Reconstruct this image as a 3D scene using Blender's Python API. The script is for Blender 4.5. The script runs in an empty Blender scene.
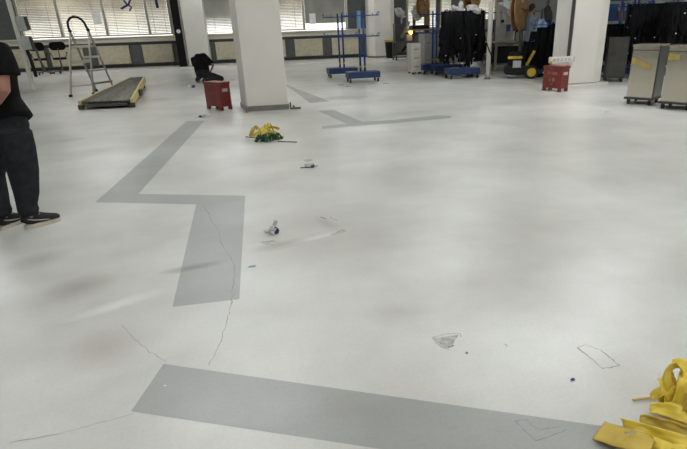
import bpy, bmesh, math, random
from mathutils import Vector, Matrix, Euler
PI=math.pi; R=math.radians
col=bpy.context.scene.collection
sc=bpy.context.scene
# ---------------------------------------------------------------- camera model
F,PITCH,ROLL,PX,H=507.4,.37413,-.03134,374.66,1.5
YAW=.2244
def _basis():
    c,s=math.cos(PITCH),math.sin(PITCH)
    fw=Vector((0,c,-s)); up=Vector((0,s,c)); rt=Vector((1,0,0))
    cr,sr=math.cos(ROLL),math.sin(ROLL)
    rt2=rt*cr+up*sr; up2=-sr*rt+cr*up
    rz=Matrix.Rotation(-YAW,3,'Z')
    return rz@rt2,rz@up2,rz@fw
RT,UP,FW=_basis()
HEAD=Vector((math.sin(YAW),math.cos(YAW),0))
def ray(u,v): return FW*F+RT*(u-PX)+UP*(224.5-v)
CP=Vector((0,0,H))
def G(u,v,z=0.0):            # point of the floor (or of a level z) seen at a pixel of the survey
    d=ray(u,v); return CP+d*((z-H)/d.z)
def At(u,v,fd):              # point at forward distance fd
    d=ray(u,v); return CP+d*(fd/d.dot(HEAD))
def onY(u,v,Y):
    d=ray(u,v); return CP+d*(Y/d.y)
cam=bpy.data.cameras.new('camera'); co=bpy.data.objects.new('camera',cam); col.objects.link(co)
m=Matrix((RT,UP,-FW)).transposed().to_4x4(); m.translation=CP; co.matrix_world=m
cam.sensor_width=36; cam.lens=F/687*36; cam.shift_x=(343.5-PX)/687; cam.clip_end=200; cam.clip_start=.05
sc.camera=co
# ---------------------------------------------------------------- materials
def lin(c): return tuple(((x/255)/12.92 if x/255<=.04045 else ((x/255+.055)/1.055)**2.4) for x in c)+(1,)
def mat(name,rgb,rough=.5,metal=0,var=.08,scale=6,bump=0,spec=.5,emit=None,es=0,rgb2=None,coat=0):
    m=bpy.data.materials.new(name); m.use_nodes=True; nt=m.node_tree; b=nt.nodes['Principled BSDF']
    b.inputs['Roughness'].default_value=rough; b.inputs['Metallic'].default_value=metal
    b.inputs['Specular IOR Level'].default_value=spec
    tc=nt.nodes.new('ShaderNodeTexCoord'); nz=nt.nodes.new('ShaderNodeTexNoise'); nz.inputs['Scale'].default_value=scale
    nz.inputs['Detail'].default_value=5
    nt.links.new(tc.outputs['Object'],nz.inputs['Vector'])
    rp=nt.nodes.new('ShaderNodeValToRGB'); a=lin(rgb)
    d=lin(rgb2) if rgb2 else tuple(x*(1-var*2.5) for x in a[:3])+(1,)
    rp.color_ramp.elements[0].position=.3; rp.color_ramp.elements[1].position=.65
    rp.color_ramp.elements[0].color=d; rp.color_ramp.elements[1].color=a
    nt.links.new(nz.outputs['Fac'],rp.inputs['Fac']); nt.links.new(rp.outputs['Color'],b.inputs['Base Color'])
    if bump:
        bp=nt.nodes.new('ShaderNodeBump'); bp.inputs['Strength'].default_value=bump; bp.inputs['Distance'].default_value=.02
        nt.links.new(nz.outputs['Fac'],bp.inputs['Height']); nt.links.new(bp.outputs['Normal'],b.inputs['Normal'])
    if emit:
        b.inputs['Emission Color'].default_value=lin(emit); b.inputs['Emission Strength'].default_value=es
    return m
M={}
M['white_paint']=mat('white_paint',(216,213,204),.55,scale=1.2,var=.04)
M['wall_paint']=mat('wall_paint',(222,216,202),.6,scale=.7,var=.05)
M['ceiling']=mat('ceiling_paint',(190,188,182),.8)
M['dark_panel']=mat('dark_panel',(78,80,80),.6)
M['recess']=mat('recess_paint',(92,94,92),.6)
M['dark_trim']=mat('dark_trim',(52,52,50),.5)
M['frame']=mat('window_frame_paint',(168,164,152),.5)
M['radiator']=mat('radiator_paint',(216,208,184),.45)
M['black_post']=mat('black_post',(12,12,13),.6,spec=.2)
M['base_vinyl']=mat('base_vinyl',(120,120,116),.4)
M['red']=mat('red_enamel',(120,44,39),.4,var=.12,scale=8)
M['red_lid']=mat('red_enamel_lid',(196,120,108),.4)
M['blue']=mat('blue_enamel',(30,66,126),.4,var=.1)
M['blue_base']=mat('blue_base_enamel',(24,50,94),.42,var=.14,scale=9)
M['black']=mat('black_plastic',(14,14,15),.5,spec=.3)
M['cable']=mat('black_cable',(8,9,12),.6,var=.2,spec=.15)
M['rubber']=mat('rubber',(28,27,27),.75)
M['castor']=mat('castor_grey',(90,88,84),.5)
M['steel']=mat('steel',(206,200,184),.16,.78,var=.03,scale=1.6,bump=.6)
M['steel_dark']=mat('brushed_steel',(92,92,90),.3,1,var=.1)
M['alu']=mat('aluminium',(176,174,164),.35,.85)
M['grey_box']=mat('grey_enamel',(176,178,174),.5)
M['grey_dark']=mat('dark_grey_enamel',(86,88,88),.5)
M['grey_cab']=mat('grey_cabinet',(168,168,162),.5)
M['white_cab']=mat('white_cabinet',(206,203,192),.5)
M['yellow']=mat('yellow_enamel',(206,172,52),.45,var=.15)
M['yellow_rail']=mat('worn_yellow_rail',(214,194,124),.5,var=.1,scale=12)
M['roller']=mat('dull_roller_steel',(140,137,126),.5,.5,var=.2,scale=14)
M['wood_reel']=mat('reel_plywood',(176,136,88),.6,rgb2=(138,100,62),scale=5)
M['bench_top']=mat('bench_top',(150,128,108),.5)
M['fabric_black']=mat('black_cloth',(20,20,22),.9,spec=.15,var=.2,scale=20,bump=.3)
M['jean']=mat('charcoal_trouser_cloth',(44,46,49),.9,spec=.15,var=.15,scale=18,bump=.35)
M['skin']=mat('skin',(156,112,92),.55,var=.06)
M['hair']=mat('hair',(20,17,16),.5,var=.3,scale=40)
M['blue_shirt']=mat('light_blue_cloth',(150,182,222),.85,bump=.2)
M['grey_shirt']=mat('grey_cloth',(128,140,150),.85,bump=.2)
M['shoe']=mat('shoe_canvas',(26,26,28),.8)
M['sole']=mat('shoe_sole',(196,188,172),.7)
M['lace']=mat('shoe_lace',(170,166,156),.8)
M['chair_black']=mat('chair_black_fabric',(16,16,17),.85,spec=.2)
M['white_plastic']=mat('white_plastic_film',(206,206,204),.35,var=.1,scale=20)
M['paper']=mat('paper',(232,232,230),.7)
M['blue_mark']=mat('blue_mark',(34,46,104),.6)
M['blue_scrap']=mat('blue_scrap',(40,54,150),.5)
M['yellow_film']=mat('yellow_tape_film',(242,216,84),.42,rgb2=(220,190,62),scale=7)
M['yellow_dull']=mat('yellow_tape_back',(206,178,78),.55,rgb2=(182,152,60),scale=9)
M['yellow_light']=mat('yellow_strip',(226,206,76),.5,rgb2=(190,164,50),scale=10)
M['green_strip']=mat('green_strip',(30,92,62),.5,rgb2=(20,64,48),scale=16)
M['lettering']=mat('pale_lettering',(186,132,124),.6)
M['painted_reflection']=mat('painted_yellow_reflection',(172,150,84),.4)  # yellow of the reflection painted onto the steel trolley fronts
M['roll']=mat('blue_grey_roll',(112,142,176),.5)
M['lamp_glow']=mat('lamp_glow',(255,200,90),.5,emit=(255,190,90),es=6)
M['brown']=mat('brown_board',(120,92,66),.6)
M['screen']=mat('dark_screen',(40,50,70),.25)

def glass():
    m=bpy.data.materials.new('window_glass'); m.use_nodes=True; nt=m.node_tree; nt.nodes.clear()
    o=nt.nodes.new('ShaderNodeOutputMaterial'); mx=nt.nodes.new('ShaderNodeMixShader'); t=nt.nodes.new('ShaderNodeBsdfTransparent'); g=nt.nodes.new('ShaderNodeBsdfGlossy')
    g.inputs['Roughness'].default_value=.03; mx.inputs[0].default_value=.06
    t.inputs['Color'].default_value=(.95,.96,.95,1)
    nt.links.new(t.outputs[0],mx.inputs[1]); nt.links.new(g.outputs[0],mx.inputs[2]); nt.links.new(mx.outputs[0],o.inputs[0]); return m
M['glass']=glass()
def blindm(nm,ca,cb,tr):
    m=bpy.data.materials.new(nm); m.use_nodes=True; nt=m.node_tree; nt.nodes.clear()
    o=nt.nodes.new('ShaderNodeOutputMaterial'); mx=nt.nodes.new('ShaderNodeMixShader'); d=nt.nodes.new('ShaderNodeBsdfDiffuse'); t=nt.nodes.new('ShaderNodeBsdfTranslucent')
    nz=nt.nodes.new('ShaderNodeTexNoise'); nz.inputs['Scale'].default_value=.8
    tc=nt.nodes.new('ShaderNodeTexCoord'); nt.links.new(tc.outputs['Object'],nz.inputs['Vector'])
    rp=nt.nodes.new('ShaderNodeValToRGB'); rp.color_ramp.elements[0].color=lin(ca); rp.color_ramp.elements[1].color=lin(cb)
    rp.color_ramp.elements[0].position=.3; rp.color_ramp.elements[1].position=.7
    nt.links.new(nz.outputs['Fac'],rp.inputs[0])
    for n in (d,t): nt.links.new(rp.outputs[0],n.inputs['Color'])
    mx.inputs[0].default_value=tr
    nt.links.new(d.outputs[0],mx.inputs[1]); nt.links.new(t.outputs[0],mx.inputs[2]); nt.links.new(mx.outputs[0],o.inputs[0]); return m
M['blind']=blindm('blind_slat',(176,168,150),(226,220,204),.42); M['blind_grey']=blindm('grey_blind_slat',(150,150,142),(186,184,174),.2)
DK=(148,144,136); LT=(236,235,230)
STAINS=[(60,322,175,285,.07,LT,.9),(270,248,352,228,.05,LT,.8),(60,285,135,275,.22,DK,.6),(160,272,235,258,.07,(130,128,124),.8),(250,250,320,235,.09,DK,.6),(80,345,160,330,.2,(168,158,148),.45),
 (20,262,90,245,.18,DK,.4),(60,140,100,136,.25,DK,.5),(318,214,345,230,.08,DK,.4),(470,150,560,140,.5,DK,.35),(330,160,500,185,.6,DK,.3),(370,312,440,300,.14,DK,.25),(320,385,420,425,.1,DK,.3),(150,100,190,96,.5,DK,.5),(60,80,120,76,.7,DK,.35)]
def floorm(name,light,dark,rr=(.2,.36)):
    m=bpy.data.materials.new(name); m.use_nodes=True; nt=m.node_tree; b=nt.nodes['Principled BSDF']; N=nt.nodes.new; L=nt.links.new
    tc=N('ShaderNodeTexCoord')
    def noise(s,det=6,ro=.6,vec=None,dist=0):
        n=N('ShaderNodeTexNoise'); n.inputs['Scale'].default_value=s; n.inputs['Detail'].default_value=det; n.inputs['Roughness'].default_value=ro
        n.inputs['Distortion'].default_value=dist
        L(vec or tc.outputs['Object'],n.inputs['Vector']); return n
    def ramp(n,p0,p1,c0,c1):
        r=N('ShaderNodeValToRGB'); r.color_ramp.elements[0].position=p0; r.color_ramp.elements[1].position=p1
        r.color_ramp.elements[0].color=c0; r.color_ramp.elements[1].color=c1; L(n.outputs['Fac'],r.inputs[0]); return r
    base=ramp(noise(.55,5,.55),.34,.66,lin(dark),lin(light))
    def mul(a,bn,f):
        x=N('ShaderNodeMix'); x.data_type='RGBA'; x.blend_type='MULTIPLY'; x.inputs[0].default_value=f
        L(a,x.inputs[6]); L(bn.outputs[0],x.inputs[7]); return x.outputs[2]
    c=mul(base.outputs[0],ramp(noise(1.6,4,.55,dist=.3),.3,.62,(.80,.79,.77,1),(1,1,1,1)),.45)
    # drawn-out grime wiped across the floor
    mp=N('ShaderNodeMapping'); mp.inputs['Rotation'].default_value=(0,0,R(-28)); mp.inputs['Scale'].default_value=(.7,1.5,1); L(tc.outputs['Object'],mp.inputs['Vector'])
    c=mul(c,ramp(noise(.8,4,.55,mp.outputs[0],.3),.3,.58,(.74,.73,.71,1),(1,1,1,1)),.5)
    c=mul(c,ramp(noise(60,3,.6),.3,.6,(.88,.88,.87,1),(1,1,1,1)),.5)
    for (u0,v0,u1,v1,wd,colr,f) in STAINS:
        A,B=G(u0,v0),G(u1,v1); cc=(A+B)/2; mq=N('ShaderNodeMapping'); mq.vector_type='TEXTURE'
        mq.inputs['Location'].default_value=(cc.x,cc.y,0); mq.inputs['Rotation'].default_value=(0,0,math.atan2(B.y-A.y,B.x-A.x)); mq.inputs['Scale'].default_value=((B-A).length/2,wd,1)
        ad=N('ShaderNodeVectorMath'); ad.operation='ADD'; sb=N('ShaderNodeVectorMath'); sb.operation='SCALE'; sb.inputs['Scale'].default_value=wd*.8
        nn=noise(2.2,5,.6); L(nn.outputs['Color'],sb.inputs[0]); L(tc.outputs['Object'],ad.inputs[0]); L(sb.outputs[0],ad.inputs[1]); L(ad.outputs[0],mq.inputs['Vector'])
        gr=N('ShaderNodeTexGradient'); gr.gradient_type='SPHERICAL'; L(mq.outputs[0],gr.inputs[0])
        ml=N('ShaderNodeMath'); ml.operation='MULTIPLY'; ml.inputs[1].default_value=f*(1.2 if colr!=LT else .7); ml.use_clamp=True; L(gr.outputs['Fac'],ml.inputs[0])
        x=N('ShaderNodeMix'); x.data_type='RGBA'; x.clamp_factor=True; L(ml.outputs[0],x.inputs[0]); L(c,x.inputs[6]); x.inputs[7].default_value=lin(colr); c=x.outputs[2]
    L(c,b.inputs['Base Color'])
    r=ramp(noise(1.2,4,.5),.3,.7,(rr[0],)*3+(1,),(rr[1],)*3+(1,)); L(r.outputs[0],b.inputs['Roughness'])
    b.inputs['Specular IOR Level'].default_value=.5
    bp=N('ShaderNodeBump'); bp.inputs['Strength'].default_value=.06; bp.inputs['Distance'].default_value=.01; L(noise(14,4,.6).outputs['Fac'],bp.inputs['Height']); L(bp.outputs[0],b.inputs['Normal'])
    return m
M['floor']=floorm('floor_epoxy',(222,222,217),(198,197,191),(.28,.33))
M['floor_tape']=floorm('floor_grey_stripe',(176,178,175),(158,160,155),(.31,.37))
M['crack']=mat('floor_crack',(158,156,150),.7)
M['scuff']=mat('floor_residue',(142,139,127),.7,var=.3,scale=40)
M['scuff_light']=mat('floor_residue_pale',(196,195,186),.6,var=.2,scale=30)
# ---------------------------------------------------------------- mesh builder
class MB:
    def __init__(s): s.bm=bmesh.new()
    def box(s,c,d,rot=None):
        r=bmesh.ops.create_cube(s.bm,size=1); M4=Matrix.Translation(c)@(rot.to_matrix().to_4x4() if rot else Matrix())@Matrix.Diagonal((*d,1))
        bmesh.ops.transform(s.bm,matrix=M4,verts=r['verts']); return s
    def bx(s,x0,y0,z0,x1,y1,z1): return s.box(((x0+x1)/2,(y0+y1)/2,(z0+z1)/2),(abs(x1-x0),abs(y1-y0),abs(z1-z0)))
    def bar(s,a,b,w,h,up=(0,0,1)):
        a,b=Vector(a),Vector(b); d=(b-a); L=d.length; d.normalize(); u=Vector(up)
        if abs(d.dot(u))>.97: u=Vector((0,1,0))
        sd=d.cross(u).normalized(); u=sd.cross(d)
        m=Matrix((sd*w,d*L,u*h)).transposed().to_4x4(); m.translation=(a+b)/2
        r=bmesh.ops.create_cube(s.bm,size=1); bmesh.ops.transform(s.bm,matrix=m,verts=r['verts']); return s
    def path(s,pts,r,n=8,cap=True,ref=None,closed=False):
        # r: radius, list of radii, or list of (ra,rb)
        pts=[Vector(p) for p in pts]; k=len(pts); rings=[]
        u=None
        for i,p in enumerate(pts):
            a=pts[max(i-1,0)]; b=pts[min(i+1,k-1)]
            if closed: a=pts[(i-1)%k]; b=pts[(i+1)%k]
            d=(b-a).normalized() if (b-a).length>1e-9 else Vector((0,0,1))
            if ref is not None: u0=Vector(ref)
            else: u0=u if u is not None else (Vector((0,0,1)) if abs(d.z)<.9 else Vector((0,1,0)))
            sd=d.cross(u0)
            if sd.length<1e-5: sd=d.cross(Vector((1,0,0)))
            sd.normalize(); u=sd.cross(d).normalized()
            rr=r[i] if isinstance(r,(list,tuple)) else r
            ra,rb=rr if isinstance(rr,(list,tuple)) else (rr,rr)
            rings.append([s.bm.verts.new(p+sd*ra*math.cos(2*PI*j/n)+u*rb*math.sin(2*PI*j/n)) for j in range(n)])
        for i in range(k if closed else k-1):
            A,B=rings[i],rings[(i+1)%k]
            for j in range(n): s.bm.faces.new((A[j],A[(j+1)%n],B[(j+1)%n],B[j]))
        if cap and not closed:
            s.bm.faces.new(rings[0][::-1]); s.bm.faces.new(rings[-1])
        return s
    def tube(s,a,b,r,n=10): return s.path([a,b],r,n)
    def sph(s,c,r,rot=None,n=16):
        if not isinstance(r,(list,tuple)): r=(r,r,r)
        q=bmesh.ops.create_uvsphere(s.bm,u_segments=n,v_segments=max(6,n//2),radius=1)
        M4=Matrix.Translation(c)@(rot.to_matrix().to_4x4() if rot else Matrix())@Matrix.Diagonal((*r,1))
        bmesh.ops.transform(s.bm,matrix=M4,verts=q['verts']); return s
    def prism(s,pts,z0,z1):
        A=[s.bm.verts.new((p[0],p[1],z0)) for p in pts]; B=[s.bm.verts.new((p[0],p[1],z1)) for p in pts]
        n=len(pts); s.bm.faces.new(A[::-1]); s.bm.faces.new(B)
        for i in range(n): s.bm.faces.new((A[i],A[(i+1)%n],B[(i+1)%n],B[i]))
        return s
    def grid(s,f,nu,nv):
        V=[[s.bm.verts.new(f(i/nu,j/nv)) for j in range(nv+1)] for i in range(nu+1)]
        for i in range(nu):
            for j in range(nv): s.bm.faces.new((V[i][j],V[i+1][j],V[i+1][j+1],V[i][j+1]))
        return s
    def lathe(s,c,prof,n=20,axis='Z'):
        rings=[]
        for rr,h in prof:
            ring=[]
            for j in range(n):
                a=2*PI*j/n; x,y=rr*math.cos(a),rr*math.sin(a)
                p={'Z':(x,y,h),'Y':(x,h,y),'X':(h,x,y)}[axis]; ring.append(s.bm.verts.new(Vector(c)+Vector(p)))
            rings.append(ring)
        for A,B in zip(rings,rings[1:]):
            for j in range(n): s.bm.faces.new((A[j],A[(j+1)%n],B[(j+1)%n],B[j]))
        s.bm.faces.new(rings[0][::-1]); s.bm.faces.new(rings[-1]); return s
    def build(s,name,m,parent=None,bevel=0,smooth=False,remesh=0,solid=0,sub=0,world=False):
        if world and parent:
            pm=wm(parent).inverted(); bmesh.ops.transform(s.bm,matrix=pm,verts=s.bm.verts[:])
        bmesh.ops.recalc_face_normals(s.bm,faces=s.bm.faces[:])
        me=bpy.data.meshes.new(name); s.bm.to_mesh(me); s.bm.free()
        o=bpy.data.objects.new(name,me); col.objects.link(o)
        me.materials.append(M[m] if isinstance(m,str) else m)
        if parent: o.parent=parent
        if smooth: me.shade_smooth() if hasattr(me,'shade_smooth') else None
        if bevel:
            b=o.modifiers.new('bevel','BEVEL'); b.width=bevel; b.segments=2; b.limit_method='ANGLE'
        if remesh:
            b=o.modifiers.new('remesh','REMESH'); b.mode='VOXEL'; b.voxel_size=remesh; b.use_smooth_shade=True
            b=o.modifiers.new('smooth','SMOOTH'); b.factor=.5; b.iterations=4
        if solid:
            b=o.modifiers.new('solid','SOLIDIFY'); b.thickness=solid; b.offset=0
        if sub:
            b=o.modifiers.new('sub','SUBSURF'); b.levels=sub; b.render_levels=sub
        return o
def wm(o):
    m=o.matrix_basis.copy(); p=o.parent
    while p: m=p.matrix_basis@m; p=p.parent
    return m
def tag(o,label=None,cat=None,group=None,kind=None):
    if label: o['label']=label
    if cat: o['category']=cat
    if group: o['group']=group
    if kind: o['kind']=kind
    return o
def thing(name,label,cat,loc=(0,0,0),rz=0,group=None):
    o=bpy.data.objects.new(name,None); o.empty_display_size=.1; col.objects.link(o); o.location=loc; o.rotation_euler=(0,0,rz)
    return tag(o,label,cat,group)
def struct(name,mb,m,parent=None,**k):
    o=mb.build(name,m,parent,**k)
    if not parent: o['kind']='structure'
    return o
def kids(o): return [c for c in col.objects if c.parent==o]
def copy_tree(o,loc=None,rz=None,label=None,group=None,parent=None):
    c=o.copy(); col.objects.link(c); c.parent=parent
    for ch in kids(o): copy_tree(ch,parent=c)
    if loc is not None: c.location=loc
    if rz is not None: c.rotation_euler=(0,0,rz)
    if label: c['label']=label
    if group: c['group']=group
    return c
def lerp(a,b,t): return a+(b-a)*t
def V(*a): return Vector(a)
# ---------------------------------------------------------------- floor with painted stripes, cracks, residue
XL,XR,YF,YB,ZC=-17.,32.,-5.,26.8,4.6
fb=bmesh.new()
vs=[fb.verts.new((x,y,z)) for z in (0,-.2) for x,y in ((XL-1,YF-1),(XR+1,YF-1),(XR+1,YB+1),(XL-1,YB+1))]
for f in ((0,1,2,3),(7,6,5,4),(0,4,5,1),(1,5,6,2),(2,6,7,3),(3,7,4,0)): fb.faces.new([vs[i] for i in f])
def patch(pts,mi,z):
    f=fb.faces.new([fb.verts.new((p.x,p.y,z)) for p in pts]); f.normal_update()
    if f.normal.z<0: f.normal_flip()
    f.material_index=mi
def pxs(*a): return [G(*p) for p in a]
patch(pxs((186.7,121),(204.7,120.7),(160,170),(138.4,194),(245.3,195.7),(239.3,299.3),(172.5,307),(196.2,204.4),(95,202.4),(131.8,170)),1,.0008)
a,b=G(163.5,364),G(131,411.5); e1,e2=G(598,425.5),G(360,446)
patch([a,a+(e1-a)*1.9,b+(e2-b)*3.2,b],1,.0008)
patch(pxs((281,84),(292,89.5),(310,103),(329.8,101.3),(296,88.5),(286,84)),1,.0008)
patch(pxs((318,111),(333.7,110),(363,122),(398,119.5),(437,115.4),(450,115.8),(452,118),(437,119.3),(390,123.5),(322,129),(322,126.3),(346,123.5)),1,.0008)
random.seed(4)
def strip(pts,w,mi,z=.0016,jit=0.0,n=6):
    P=[]
    for (a,b) in zip(pts,pts[1:]):
        A,B=G(*a),G(*b)
        for k in range(n): P.append(A.lerp(B,k/n)+Vector((random.uniform(-jit,jit),random.uniform(-jit,jit),0)))
    P.append(G(*pts[-1]))
    prev=None
    for i,p in enumerate(P):
        d=(P[min(i+1,len(P)-1)]-P[max(i-1,0)]).normalized(); nrm=Vector((-d.y,d.x,0))*w*random.uniform(.5,1.2)
        cur=(fb.verts.new((p.x+nrm.x,p.y+nrm.y,z)),fb.verts.new((p.x-nrm.x,p.y-nrm.y,z)))
        if prev:
            f=fb.faces.new((prev[0],prev[1],cur[1],cur[0])); f.normal_update()
            if f.normal.z<0: f.normal_flip()
            f.material_index=mi
        prev=cur
strip([(204,205),(212,222),(219,232),(220,243),(232,259),(235,270),(233,290),(231,305)],.0035,2,jit=.007)
strip([(231,305),(227,322),(219,345),(209,366)],.0019,2,jit=.006)
strip([(165,362),(150,352),(133,338),(122,325)],.0016,2,jit=.005)
strip([(133,414),(100,423),(60,434),(10,443)],.0016,2,jit=.003)
# adhesive residue where floor labels were
for quad in ([(577,350),(590,360),(588,362),(576,352)],):
    pass
strip([(577,348),(588,356)],.0022,3,jit=.002); strip([(588,356),(603,369)],.0014,3,jit=.002); strip([(603,369),(620,366)],.002,3,jit=.003)
strip([(620,366),(611,359),(600,350)],.0025,3,jit=.003); strip([(600,350),(585,345)],.001,3,jit=.002); strip([(577,348),(585,345)],.0012,3)
strip([(432,338),(447,334),(460,334),(461,337)],.0016,3,jit=.002); strip([(432,338),(441,347),(449,350)],.0016,3,jit=.002)
strip([(449,348),(454,346)],.003,3,jit=.004)
patch(pxs((433,338.5),(459,335),(455,340),(452,347),(445,348)),4,.0012)
patch(pxs((465.5,352),(468,352),(468,354),(465.5,354.3)),3,.0014)
strip([(504,344),(507,345.5),(506,347)],.002,3,jit=.002)
strip([(515,421),(528,434),(536,441)],.0014,3,jit=.002); strip([(536,441),(550,437),(566,430)],.0014,3,jit=.002)
strip([(515,421),(526,420),(532,426),(540,430)],.0011,3,jit=.002); strip([(540,430),(552,428),(560,427)],.0011,3,jit=.001)
strip([(320,217),(326,219)],.006,3,jit=.004); strip([(330,217),(337,221)],.004,3,jit=.003)
patch(pxs((330,235),(343,229),(347,231),(338,235)),4,.0012)
patch(pxs((258,242),(274,240),(281,243),(270,246)),4,.0012)
patch(pxs((303,160),(311,159),(314,160.5),(306,162)),4,.0012)
me=bpy.data.meshes.new('floor'); fb.to_mesh(me); fb.free()
for k in ('floor','floor_tape','crack','scuff','scuff_light'): me.materials.append(M[k])
fo=bpy.data.objects.new('floor',me); col.objects.link(fo); fo['kind']='structure'
# ---------------------------------------------------------------- shell
struct('ceiling',MB().bx(XL-.3,YF-.3,ZC,XR+.3,YB+.3,ZC+.2),'ceiling')
struct('wall_left',MB().bx(XL-.3,YF,0,XL,YB,ZC),'wall_paint')
struct('wall_right',MB().bx(XR,YF,0,XR+.3,YB,ZC),'wall_paint')
struct('wall_front',MB().bx(XL-.3,YF-.3,0,XR+.3,YF,ZC),'wall_paint')
SILL,WT=1.37,3.75
def wx(u,v=36): return onY(u,v,YB).x
segs=[]   # openings in the back wall
W=dict(a0=wx(24,39),a1=wx(63.4,37.4),a2=wx(108.4,36.5),a3=wx(150.5,35),a4=wx(173,34.5),
       b0=wx(206,33.5),b1=wx(246,32),c0=wx(270,31),c1=wx(304.5,30),c2=wx(347,29),
       d0=wx(407,26),d1=wx(440,25),d2=wx(476,24),d3=wx(510,23))
opens=[('a0','a1'),('a1','a2'),('a2','a3'),('a3','a4'),('b0','b1'),('c0','c1'),('c1','c2'),('d0','d1'),('d1','d2'),('d2','d3')]
opx=[(W[a],W[b]) for a,b in opens]
ex=opx[-1][1]
while ex+2.4<XR-1: opx.append((ex,ex+2.4)); ex+=2.4
ex=opx[0][0]
wl=MB(); wl.bx(XL,YB,0,XR,YB+.3,SILL-.03); wl.bx(XL,YB,WT,XR,YB+.3,ZC)
x=XL
for a,b in opx:
    if a-x>.02: wl.bx(x,YB,SILL-.03,a,YB+.3,WT)
    x=b
wl.bx(x,YB,SILL-.03,XR,YB+.3,WT)
struct('wall_back',wl,'wall_paint')
for i,(a,b) in enumerate(opx):
    w=MB(); t=.055
    w.bx(a+.002,YB-.06,SILL+.002,a+t,YB+.12,WT-.002); w.bx(b-t,YB-.06,SILL+.002,b-.002,YB+.12,WT-.002); w.bx(a+t,YB-.05,SILL+.002,b-t,YB+.12,SILL+.04); w.bx(a+t,YB-.05,WT-.05,b-t,YB+.12,WT-.002)
    f=struct('window_%d'%(i+1),w,'frame')
    MB().bx(a+t,YB+.08,SILL+.04,b-t,YB+.09,WT-.05).build('glass_pane','glass',f)
    # venetian blind, slats opening towards the bottom
    s=MB(); low=SILL+.05
    if i==6: low=SILL+.27
    if i in (4,): low=SILL+.1
    z=WT-.08; random.seed(i)
    while z>low:
        k=(z-SILL)/1.6
        tilt=R(lerp(34,64,min(1,max(0,k)))) if i not in (6,) else R(66)
        if i==5: tilt=R(lerp(24,62,min(1,max(0,k*1.2))))
        if i==4: tilt=R(lerp(20,74,min(1,max(0,k*1.6))))
        tilt+=random.uniform(-.05,.05)
        s.box(((a+b)/2,YB-.0,z),(b-a-.14,.075,.003),Euler((tilt,0,0)))
        z-=.068
    for q in (.25,.75): s.bx(lerp(a,b,q)-.008,YB-.03,low,lerp(a,b,q)+.008,YB-.026,WT-.06)
    s.bx(a+.06,YB-.045,WT-.12,b-.06,YB+.03,WT-.06)
    s.build('blind','blind_grey' if i in (4,6) else 'blind',f)
# sill ledge, dark pipe strip, skirting
struct('trim_1',MB().bx(XL,YB-.10,SILL-.07,XR,YB,SILL-.02),'wall_paint',bevel=.01)
struct('trim_2',MB().bx(XL,YB-.06,.98,XR,YB,1.10),'dark_trim')
struct('baseboard_back',MB().bx(XL,YB-.05,0,XR,YB,.13),'dark_trim')
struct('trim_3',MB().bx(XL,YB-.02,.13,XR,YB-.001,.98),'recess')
pn=MB(); pn.bx(XL,YB-.07,SILL+.0,W['a0']-.06,YB-.001,WT); struct('trim_4',pn,'dark_panel')
pn=MB(); pn.bx(W['c2']+.06,YB-.07,SILL,W['d0']-.06,YB-.001,WT); struct('trim_5',pn,'dark_panel')
# radiators
def radiator(u0,u1,label):
    x0,x1=wx(u0,50),wx(u1,50)
    t=thing('radiator',label,'radiator',((x0+x1)/2,YB-.12,.17),0,'radiators under the window sill'); w=(x1-x0)/2
    p=MB(); n=int((x1-x0)/.075)
    p.bx(-w,-.02,0,w,.06,.78)
    for k in range(n):
        xx=lerp(-w+.04,w-.04,k/(n-1)); p.bx(xx-.02,-.055,.04,xx+.02,-.01,.74)
    p.build('radiator_panel','radiator',t,bevel=.006)
    MB().bx(-w-.01,-.07,.76,w+.01,.06,.8).build('top_grille','radiator',t)
    MB().tube((w-.1,-.03,-.14),(w-.1,-.03,.02),.014).build('feed_pipe','castor',t)
rads=[(1,44,'long ribbed radiator at the far left end, behind the standing person'),(50,83,'ribbed radiator behind the second office chair'),(97,129.5,'ribbed radiator right of the step ladder'),
 (143,173,'ribbed radiator between two dark gaps, left of the black post'),(216,240,'ribbed radiator right of the crouching person, partly hidden by the big column'),(266,285.5,'short visible end of radiator just right of the big column'),
 (295,322.5,'ribbed radiator left of the blue hook racks'),(332,359,'ribbed radiator behind the blue hook racks')]
for r_ in rads: radiator(*r_)
# black post on wall and round clock-like plate
t=thing('wall_post','tall black post against the wall beside the white pillar','post',(onY(182.6,60,25.38).x,25.5,0))
MB().bx(-.16,-.12,0,.16,.12,ZC-.01).build('post','black_post',t,bevel=.01)
MB().lathe((0.02,-.13,1.5),[(.0,-.02),(.085,-.02),(.085,.02),(0,.02)],20,'Y').build('round_plate','paper',t)
MB().bx(.17,-.08,0,.23,.12,ZC-.01).build('conduit','frame',t)
# blue marks on the window glass
def wmark(pts,r,label):
    P=[onY(u,v,YB-.1) for u,v in pts]; c=sum(P,Vector())/len(P)
    o=MB().path([p-c for p in P],r,6,ref=(0,1,0)).build('window_mark','blue_mark'); o.location=c; o.scale=(1,.15,1)
    tag(o,label,'mark','blue tape marks on the window'); return o
wmark([(121,9),(125,6.5),(128.5,4.5),(130.5,-1)],.045,'blue stroke crossing downward left on the window blinds above the conveyor')
wmark([(123.5,0),(127,4.5),(131.5,7),(129.5,11)],.04,'blue hooked stroke bending down on the window above the conveyor')
wmark([(155.5,-2),(156.5,3),(157.8,8)],.06,'short thick blue vertical stroke high on the window left of the black post')
def wpaper(u0,v0,u1,v1,label):
    a=onY(u0,v0,YB-.06); b=onY(u1,v1,YB-.06)
    o=MB().bx(-abs(b.x-a.x)/2,-.004,-abs(a.z-b.z)/2,abs(b.x-a.x)/2,.004,abs(a.z-b.z)/2).build('paper_sheet','paper'); o.location=((a.x+b.x)/2,YB-.045,(a.z+b.z)/2)
    tag(o,label,'paper')
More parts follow.
